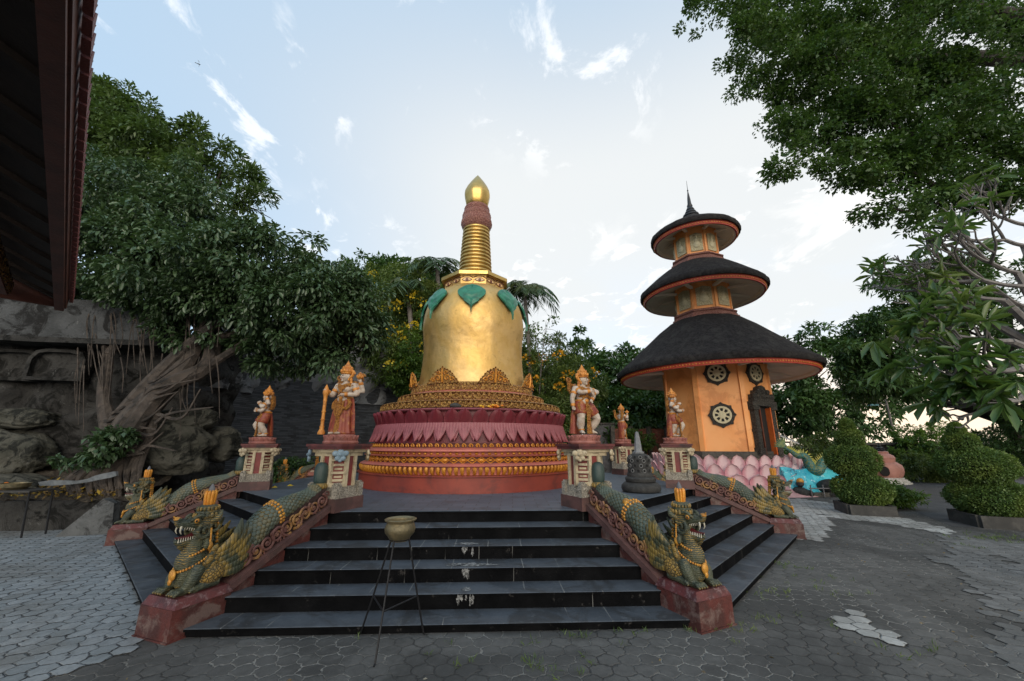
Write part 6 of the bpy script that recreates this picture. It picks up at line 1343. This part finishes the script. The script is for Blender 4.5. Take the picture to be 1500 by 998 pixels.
for i in range(N_+1):
    f_=i/N_; p=a_.lerp(b_,f_); h=.085+.03*math.sin(f_*9); w=.03*math.sin(f_*23); vs+=[(p.x,p.y+w,p.z-.02*math.sin(f_*PI)*3),(p.x,p.y-.05+w,p.z+h-.05*math.sin(f_*PI)),(p.x,p.y+.02+w,p.z+h-.05*math.sin(f_*PI)),(p.x,p.y+.05+w,p.z-.02*math.sin(f_*PI)*3)]
mb.add(vs,[(4*i+q_,4*i+(q_+1)%4,4*i+4+(q_+1)%4,4*i+4+q_) for i in range(N_) for q_ in range(4)]+[(0,1,2,3),(4*N_+3,4*N_+2,4*N_+1,4*N_)]); obj('sheet_body',mb,weathered('dull_aluminium',(.33,.36,.38),(.22,.24,.26),7,.4,.4,.3),gt)
bt_=MB(); bt_.smooth=False; bt_.prism([(-.62,0),(.30,0),(.22,.62),(.02,.72)],-.12,.12,'y'); o=obj('buttress',bt_,rockmat('pale_buttress',(.16,.165,.165),(.11,.115,.115),(.05,.05,.05),2,.2),loc=(-8.85,9.15,0),rot=(0,0,.35)); tag(o,'pale sloping concrete buttress behind the left corner naga','buttress')
# earth slope above the walls
bm=bmesh.new(); bmesh.ops.create_grid(bm,x_segments=80,y_segments=40,size=1); P=np.array([v.co[:] for v in bm.verts]); X=-20+P[:,0]*26; Y=30+P[:,1]*17
edge=np.interp(X,[-46,-16,-10.5,-9,-6,-2,3,6],[9.5,11.0,12.5,15.5,19.4,21.6,22.6,24]); t_=np.clip((Y-edge)/2.5,0,1); Z=-.3+t_*5.0*np.clip((4-X)/6,0,1)+np.clip(Y-edge-2,0,20)*.22*np.clip((2-X)/6,0,1)
for v,x,y,z in zip(bm.verts,X,np.maximum(Y,edge),Z): v.co=(x,y,z)
me=bpy.data.meshes.new('hill'); bm.to_mesh(me); bm.free(); o=obj('hill',me,weathered('hill_earth',(.03,.04,.018),(.05,.05,.03),1,.95,.8)); o['kind']='structure'
# seated red figure at the foot of the slate wall
rf=thing('small_red_statue','small red and gold throne like statue at the back left of the platform','statue',(-6.15,13.35,PZ)); mb=MB(); mb.smooth=False; mb.box((0,0,.05),(.62,.5,.10)); obj('plinth',mb,m_sbase,rf)
mb=MB(); mb.tube(bez([(0,.05,.08),(0,.05,.3),(0,.08,.55)],4),lerpr([.19,.16,.10],9),12); obj('robe',mb,m_redpan,rf); mb=MB(); mb.tube([(-.16,0,.1),(-.17,0,.4),(-.14,.02,.66)],[.06,.065,.03],8)
for i in range(8): mb.ell((-.17,-.05,.12+.07*i),(.045,.03,.03),n=7,m=5)
obj('gilded_border',mb,m_sgoldc,rf); mb=MB(); mb.ell((-.20,-.14,.12),(.10,.06,.035)); mb.ell((-.08,-.16,.12),(.07,.06,.03)); obj('feet',mb,m_skin,rf)
# ---------------------------------------------------------------- pavilion eave overhead at the left
m_eave=weathered('dark_red_brown_wood',(.11,.030,.018),(.065,.018,.011),4,.6,.5,bdist=.01); m_tile=weathered('terracotta_ridge_tile',(.17,.032,.022),(.11,.022,.016),5,.6,.5)
m_under=weathered('dark_rafters',(.022,.012,.008),(.014,.008,.006),4,.8,.4); m_eavegold=carved('old_gold_carved_beam',(.42,.22,.05),(.09,.035,.015),12,.03,.6); m_bamboo=None
def bamboomat():
    t=NT('amber_board_ceiling'); v=t.obj(); w=t.N.new('ShaderNodeTexWave'); w.wave_type='BANDS'; w.bands_direction='X'; w.inputs['Scale'].default_value=5; w.inputs['Distortion'].default_value=.8; t.L.new(v,w.inputs[0])
    col=t.mix(w.outputs['Fac'],(.05,.022,.008),(.24,.12,.04)); t.set('Base Color',col); t.set('Roughness',.5); t.bump(w.outputs['Fac'],.6,.02); return t.m
e0=at(101,440,6.0); zE=e0.z; _d=ray(120,0); e1=V(0,0,HC)+_d*((zE-HC)/_d.z); u=(e1-e0).normalized()
ev=thing('pavilion_roof','dark red carved wooden eave of the pavilion hanging over the upper left corner','roof',tuple(e0),math.atan2(u.y,u.x))
# local: +x along the eave towards and past the camera, -y into the roof (away from the court)
Lx=15.0
mb=MB(); mb.smooth=False; mb.box((Lx/2,-.03,-.02),(Lx,.05,.26)); mb.box((Lx/2,-.07,-.17),(Lx,.10,.05)); obj('fascia',mb,m_eave,ev)
tm=MB(); tm.prism([(-.07,0),(-.065,.06),(-.03,.085),(0,.12),(.03,.085),(.065,.06),(.07,0)],-.02,.02,'y'); tme=tm.mesh('antefix')
for i in range(60):
    o=obj('antefix_tile',tme,m_tile,ev); o.location=(.08+.165*i,.03,-.04)
mb=MB(); mb.smooth=False
for i in range(80): mb.tube([(.08+.165*i,.02,.09),(.08+.165*i,-5.5,2.6)],.048,6)
mb.add([(0,0,.08),(Lx,0,.08),(Lx,-5.6,2.62),(0,-5.6,2.62)],[(0,1,2,3)]); obj('roof_tiles',mb,m_tile,ev)
mb=MB(); mb.smooth=False; mb.add([(0,-.1,-.02),(Lx,-.1,-.02),(Lx,-5.4,2.35),(0,-5.4,2.35),(0,-.1,-.05),(Lx,-.1,-.05),(Lx,-5.4,2.3),(0,-5.4,2.3)],[(0,1,2,3),(7,6,5,4),(0,4,5,1),(3,2,6,7),(0,3,7,4),(1,5,6,2)]); obj('underboards',mb,m_under,ev)
for i in range(22):
    mb=MB(); mb.smooth=False; mb.M=T(.3+.62*i,0,0)@T(rx=-math.atan2(2.4,5.3)); mb.box((0,-2.6,-.08),(.07,5.2,.11)); obj('rafter',mb,m_under,ev)
def beam(y,z,w,h,m,name,orn=True):
    mb=MB(); mb.smooth=False; mb.box((Lx/2+.2,y,z),(Lx-.4,w,h)); b=obj(name,mb,m,ev)
    if orn:
        mb=MB()
        for i in range(64): x=.35+.14*i; curl(mb,(x,y+w/2+.01,z),h*.36,1.2,.013,s=(-1)**i,ph=i); mb.ell((x+.07,y+w/2+.01,z-h*.3),(.03,.02,.04),n=6,m=5)
        obj('carving',mb,m_eavegold,b)
beam(-.62,-.05,.10,.26,m_eave,'inner_beam'); beam(-1.25,.10,.16,.30,m_eavegold,'carved_beam')
mb=MB(); mb.smooth=False; mb.box((Lx/2+.2,-2.5,.26),(Lx-.4,2.3,.06)); obj('ceiling_panel',mb,bamboomat(),ev)
mb=MB(); mb.smooth=False; mb.add([(0,0,-.15),(0,-5.5,-.15),(0,-5.5,2.4),(0,0,.1),(.05,0,-.15),(.05,-5.5,-.15),(.05,-5.5,2.4),(.05,0,.1)],[(0,1,2,3),(7,6,5,4),(0,4,5,1),(1,5,6,2),(2,6,7,3),(3,7,4,0)]); obj('gable_end',mb,m_eave,ev)
for x in (3.5,9.5):
    mb=MB(); mb.smooth=False; mb.box((x,-3.2,-zE/2+.1),(.28,.28,zE+.2)); obj('post',mb,m_eave,ev)
# ---------------------------------------------------------------- far right small things
pk=thing('pink_stove','pink gourd shaped incense burner on a white striped base beyond the bushes','incense burner',tuple(gnd(1300,708)),0); pk.scale=(.80,.80,.84)
m_pk=weathered('pink_plaster',(.62,.30,.24),(.52,.24,.19),2,.6,.2,dirt=(.35,.18,.15),dirt_amt=.5)
mb=MB(); mb.lathe([(.72,.34),(.80,.42),(.88,.6),(.90,.8),(.84,1.02),(.66,1.16),(.58,1.2),(.60,1.3),(.63,1.42),(.56,1.55),(.40,1.64),(.36,1.68),(.38,1.74),(.33,1.78),(0,1.8)],40); obj('gourd_body',mb,m_pk,pk)
mb=MB(); mb.smooth=False; mb.lathe([(1.12,0),(1.12,.09),(1.02,.09),(1.02,.17),(.94,.17),(.94,.25),(.82,.25),(.82,.34),(.7,.34)],8); obj('stepped_base',mb,weathered('whitewash',(.6,.59,.56),(.42,.41,.38),6,.7,.3),pk)
mb=MB(); mb.lathe([(.22,1.78),(.26,1.84),(.16,1.92),(.18,1.97),(.08,2.05),(.10,2.1),(.03,2.2),(0,2.32)],14); 
for i in range(6): a=i*PI/3; mb.ell((.2*math.cos(a),.2*math.sin(a),1.9),(.05,.05,.09),n=6,m=5)
obj('finial',mb,plain('black_iron_finial',(.015,.015,.015),.5),pk)
mb=MB(); mb.M=T(-.60,-.66,.70)@T(rz=-.62)@T(rx=PI/2); mb.lathe([(0,.03),(.20,.03),(.22,.0)],20,caps=False,mod=lambda a,r,z:1+.25*abs(math.sin(a))); obj('fire_mouth_shade',mb,m_dark,pk)  # dark disc on the bulb, shade of the fire mouth painted in
sl=thing('street_lamp','slender tilted looking street lamp against the glowing sky at the right','street lamp',tuple(gnd(1326,722)+V(14,15,0))); p=at(1300,608,34); sl.location=(at(1313,650,25).x,25,0)
mb=MB(); mb.tube([(0,0,0),(0,0,4.6)],[.08,.05],8); obj('pole',mb,m_bgrey,sl); mb=MB(); mb.tube([(0,0,4.2),(-.35,0,4.35),(-.6,0,4.3)],.03,6); obj('arm',mb,m_bgrey,sl)
mb=MB(); mb.box((-.85,0,4.22),(.55,.3,.10),taper=.7); obj('lamp_head',mb,plain('lamp_teal',(.05,.16,.17),.4),sl)
so=thing('solar_light','small solar panel light on a thin pole right of the pagoda door','solar light',(at(1157,650,20).x,20,0)); mb=MB(); mb.tube([(0,0,0),(0,0,1.9)],.025,6); obj('pole',mb,m_iron,so)
mb=MB(); mb.smooth=False; mb.box((-.1,0,2.12),(.95,.5,.05),rot=(.35,.42,0)); obj('solar_panel',mb,plain('solar_glass',(.55,.58,.6),.2,spec=.8),so); mb=MB(); mb.box((-.1,.03,1.93),(.2,.12,.08)); obj('lamp_housing',mb,m_iron,so)
# blue basin with green dragon
def bluemat():
    t=NT('painted_water_blue'); col=t.mix(t.ramp(t.noise(2.2,6,.6,dist=1.2),.38,.62),(.02,.33,.45),(.08,.52,.60)); col=t.mix(t.ramp(t.noise(5,5,.6,dist=1.5),.6,.66),col,(.6,.8,.82)); col=t.mix(t.math('MULTIPLY',t.ramp(t.noise(3,6,.7),.58,.64),.8),col,(.01,.05,.10)); t.set('Base Color',col); t.set('Roughness',.35); t.bump(t.noise(5,5,.6,dist=1),.4,.04); return t.m
ba=thing('painted_basin','turquoise painted basin wall with dark rocks, left of the clipped bush','basin',(0,0,0)); pa,pb=gnd(1172,727),gnd(1222,727); Yb=pa.y
mb=MB(); x0b,x1b=pa.x-.3,pb.x+1.2; xs=np.linspace(x0b,x1b,16); K=len(xs)
mb.add([(x,Yb+.12*math.sin(x*2.2),.12) for x in xs]+[(x,Yb+.5+.18*math.sin(x*2.2),.95+.06*math.sin(x*5)) for x in xs]+[(x,Yb+1.6,.9) for x in xs]+[(x,Yb+1.6,.1) for x in xs],[(r_*K+i,r_*K+i+1,(r_+1)*K+i+1,(r_+1)*K+i) for r_ in range(3) for i in range(K-1)]+[(0,K,2*K,3*K),(K-1,4*K-1,3*K-1,2*K-1)]); obj('painted_wall',mb,bluemat(),ba)
mb=MB(); mb.smooth=False; mb.box(((x0b+x1b)/2,Yb-.05,.07),(x1b-x0b+.3,.30,.14)); obj('kerb',mb,m_stone,ba)
for i,(px,py,r_) in enumerate(((1175,722,.28),(1186,724,.20),(1212,712,.34),(1222,722,.3),(1172,708,.18))):
    p=at(px,py,Yb-.1); mb=MB(); mb.ell((p.x,p.y,p.z),(r_*1.2,r_*.7,r_*.7),rot=(.2,.3,i),n=9,m=6); obj('rock',mb,m_lava,ba)
mb=MB(); p=at(1172,705,Yb-.15); mb.ell((p.x,p.y,p.z),(.13,.10,.11)); obj('gilded_knob',mb,m_ngold,ba)
mb=MB(); p=at(1208,727,Yb-.3); 
for dx in (-.45,0,.45): mb.tube([(p.x+dx,p.y,0),(p.x+dx,p.y,.42)],.02,6)
mb.tube([(p.x-.5,p.y,.3),(p.x+.5,p.y,.3)],.02,6); obj('low_rail',mb,plain('steel',(.3,.3,.32),.35,.8),ba)
dg=thing('dragon_statue','green scaled dragon with yellow back fins coiling over the turquoise basin','dragon statue',(0,0,0)); Yd=Yb+.45
pts=bez([tuple(at(px,py,Yd)) for px,py in ((1148,655),(1158,661),(1168,668),(1178,668),(1184,678),(1190,688),(1198,689),(1203,680),(1211,674),(1222,676),(1232,690))],5); mb=MB(); rr=lerpr([.03,.07,.10,.13,.17,.20,.20,.19,.17,.15,.14],len(pts)); mb.tube(pts,rr,12); obj('body',mb.mesh('body',60),scales('dragon_green_scales',(.03,.14,.13),(.02,.09,.08),(.15,.16,.05),9),dg)
mb=MB()
for i in range(2,len(pts)-2,1):
    p=pts[i]; t_=(pts[i+1]-pts[i-1]).normalized(); nn_=t_.cross(V(0,1,0)); nn_=nn_ if nn_.z>0 else -nn_; mb.tube([p+nn_*rr[i]*.8,p+nn_*(rr[i]+.13)+t_*.04],[.035,.006],5)
obj('back_fin',mb,weathered('fin_yellow',(.5,.42,.08),(.3,.33,.08),9,.5),dg); mb=MB()
for i in range(9): d_=V(-.5,-.05,.55).normalized(); a=-.9+.22*i; q=pts[0]+V(math.cos(a+2.2)*.38,0,math.sin(a+2.2)*.38); mb.tube([pts[0],pts[0].lerp(q,.5),q],[.05,.045,.008],6)
obj('tail_tuft',mb,weathered('tail_green_yellow',(.16,.2,.06),(.07,.13,.07),9,.6),dg)
# tiled red fence and grey garden wall behind
fn=thing('brick_fence','rusty red brick fence with creepers between platform and trees','fence',(0,0,0)); mb=MB(); mb.smooth=False; a_=at(915,650,23.5); b_=at(985,650,23.5); mb.box(((a_.x+b_.x)/2,23.5,1.35),(b_.x-a_.x+1.5,.2,2.7))
def brickmat():
    t=NT('brick_red_lattice'); b=t.N.new('ShaderNodeTexBrick'); mp=t.N.new('ShaderNodeMapping'); mp.inputs['Rotation'].default_value=(PI/2,0,0); t.L.new(t.obj(),mp.inputs[0]); t.L.new(mp.outputs[0],b.inputs[0]); b.inputs['Scale'].default_value=4.5
    b.inputs['Color1'].default_value=(.30,.10,.06,1); b.inputs['Color2'].default_value=(.20,.06,.04,1); b.inputs['Mortar'].default_value=(.09,.05,.04,1); col=t.mix(t.ramp(t.noise(2.5,7,.7),.5,.6),b.outputs[0],(.05,.07,.03)); t.set('Base Color',col); t.set('Roughness',.8); t.bump(t.noise(9,6,.7),.8,.05); return t.m
obj('fence_panel',mb,brickmat(),fn); mb=MB(); mb.smooth=False
for x in np.linspace(a_.x-.7,b_.x+.7,5): mb=MB(); mb.smooth=False; mb.box((x,23.38,1.4),(.22,.3,2.85)); obj('post',mb,m_stone,fn)
gw=thing('garden_wall','plain grey wall glimpsed right of the folded arm statue','wall',(0,0,0)); mb=MB(); mb.smooth=False; a_=at(868,650,24.5); b_=at(913,650,24.5); mb.box(((a_.x+b_.x)/2,24.5,1.5),(b_.x-a_.x+.8,.25,3.0)); obj('masonry',mb,rockmat('grey_garden_wall',(.17,.17,.18),(.12,.12,.13),(.07,.07,.07),1,.1),gw); mb=MB(); mb.smooth=False; mb.box(((a_.x+b_.x)/2,24.45,3.04),(b_.x-a_.x+.9,.4,.10)); obj('capping',mb,m_stone,gw)
rw=thing('boundary_wall','dark weathered boundary wall behind the right clipped bush','wall',(0,0,0)); mb=MB(); mb.smooth=False; mb.box((24.5,24.0,.9),(11,.3,1.8),rot=(0,0,-.45)); obj('masonry',mb,m_rock,rw); mb=MB(); mb.smooth=False; mb.box((24.5,24.0,1.86),(11.2,.5,.12),rot=(0,0,-.45)); obj('capping',mb,m_stone,rw)
# distant greenery closes the horizon
def belt(label,pts,h,n,size,mat,seed,y=0):
    P=[];D=[]; r=np.random.default_rng(seed)
    a=np.array(pts); t_=r.uniform(0,len(a)-1,n//10); i=np.minimum(t_.astype(int),len(a)-2); f_=t_-i; c=a[i]*(1-f_)[:,None]+a[i+1]*f_[:,None]
    hh=h*(.62+.38*fieldn(np.stack([c[:,0],c[:,1],c[:,0]*0],1),.25,seed)); p=np.stack([c[:,0]+r.normal(size=len(c))*1.0,c[:,1]+r.normal(size=len(c))*1.0,r.uniform(0,1,len(c))**.7*hh],1)
    P=np.repeat(p,10,0)+r.normal(size=(len(p)*10,3))*.35; o=leaves('distant_greenery',None,mat,P,unit(r.normal(size=P.shape)),size,aspect=.5,droop=.3); return tag(o,label,'tree belt',kind='stuff')
belt('distant belt of low trees closing off the court behind everything',[(-6,38),(5,40),(20,44),(40,46),(60,40),(74,28)],3.0,26000,.5,m_lf_deep,71)
# weeds in the paving joints
n=2600; c=[]
for (px,py,k_,s_) in ((1130,830,14,.35),(1125,870,10,.2),(800,975,12,.2),(1040,925,14,.3),(830,925,10,.5),(1190,850,8,.4),(1480,790,60,.5),(1400,800,8,.3),(700,935,10,.8),(1150,910,8,.3),(1240,870,6,.3),(1330,960,6,.3)):
    p=gnd(px,py)
    for i in range(k_): q=(p.x+random.gauss(0,s_),p.y+random.gauss(0,s_*.4)); c+= [(q[0]+random.gauss(0,.025),q[1]+random.gauss(0,.025),.002) for _ in range(9)]
c=np.array(c); d=unit(rng.normal(size=(len(c),3))*np.array([.6,.6,.1])+np.array([0,0,.7])); o=leaves('weeds',None,m_lf_back,c,d,.05,aspect=.14,droop=-.2,rand=.25); tag(o,'sparse grass tufts growing in the paving joints','grass',kind='stuff')
# two fallen yellow leaves and one bird
for (px,py,lab) in ((398,714,'yellow fallen leaf on the platform near the left pedestal'),(420,712,'tiny yellow fallen leaf farther right on the platform')):
    p=gnd(px,py,PZ+.006); o=leaves('fallen_leaf',None,m_yel,np.array([[0,0,0.]]),np.array([[1,.2,0.]]),.10,droop=0,rand=.1); o.location=tuple(p); tag(o,lab,'leaf')
bd=thing('bird','tiny dark bird gliding in the upper left sky','bird',tuple(at(291,94,40)),.6); mb=MB(); mb.ell((0,0,0),(.22,.06,.05)); mb.tube([(-.2,0,0),(-.38,0,.01)],[.04,.06],6,flat=.2); obj('body',mb,m_eyeb,bd)
for s_ in (-1,1): mb=MB(); mb.tube([(.03,s_*.03,.02),(.05,s_*.3,.10),(-.08,s_*.6,.04)],[.09,.08,.01],6,flat=.15); obj('wing',mb,m_eyeb,bd)
# scattered dry leaf bits and grit on the paving
n=420; P=[]
for i in range(n):
    x=random.uniform(-4,9); y=random.uniform(3.2,10); 
    if math.hypot(x-CP.x,y-CP.y)>7.6: P.append((x,y,.007))
P=np.array(P); o=leaves('leaf_litter',None,leafmat('ground_litter',(.20,.15,.07),(.10,.07,.04),(.35,.32,.26),.8,.1,.2,5),P,unit(rng.normal(size=(len(P),3))*np.array([1,1,.05])),.035,droop=0,rand=.1,fold=.1); tag(o,'tiny dry leaf scraps scattered over the dark paving','leaf litter',kind='stuff')
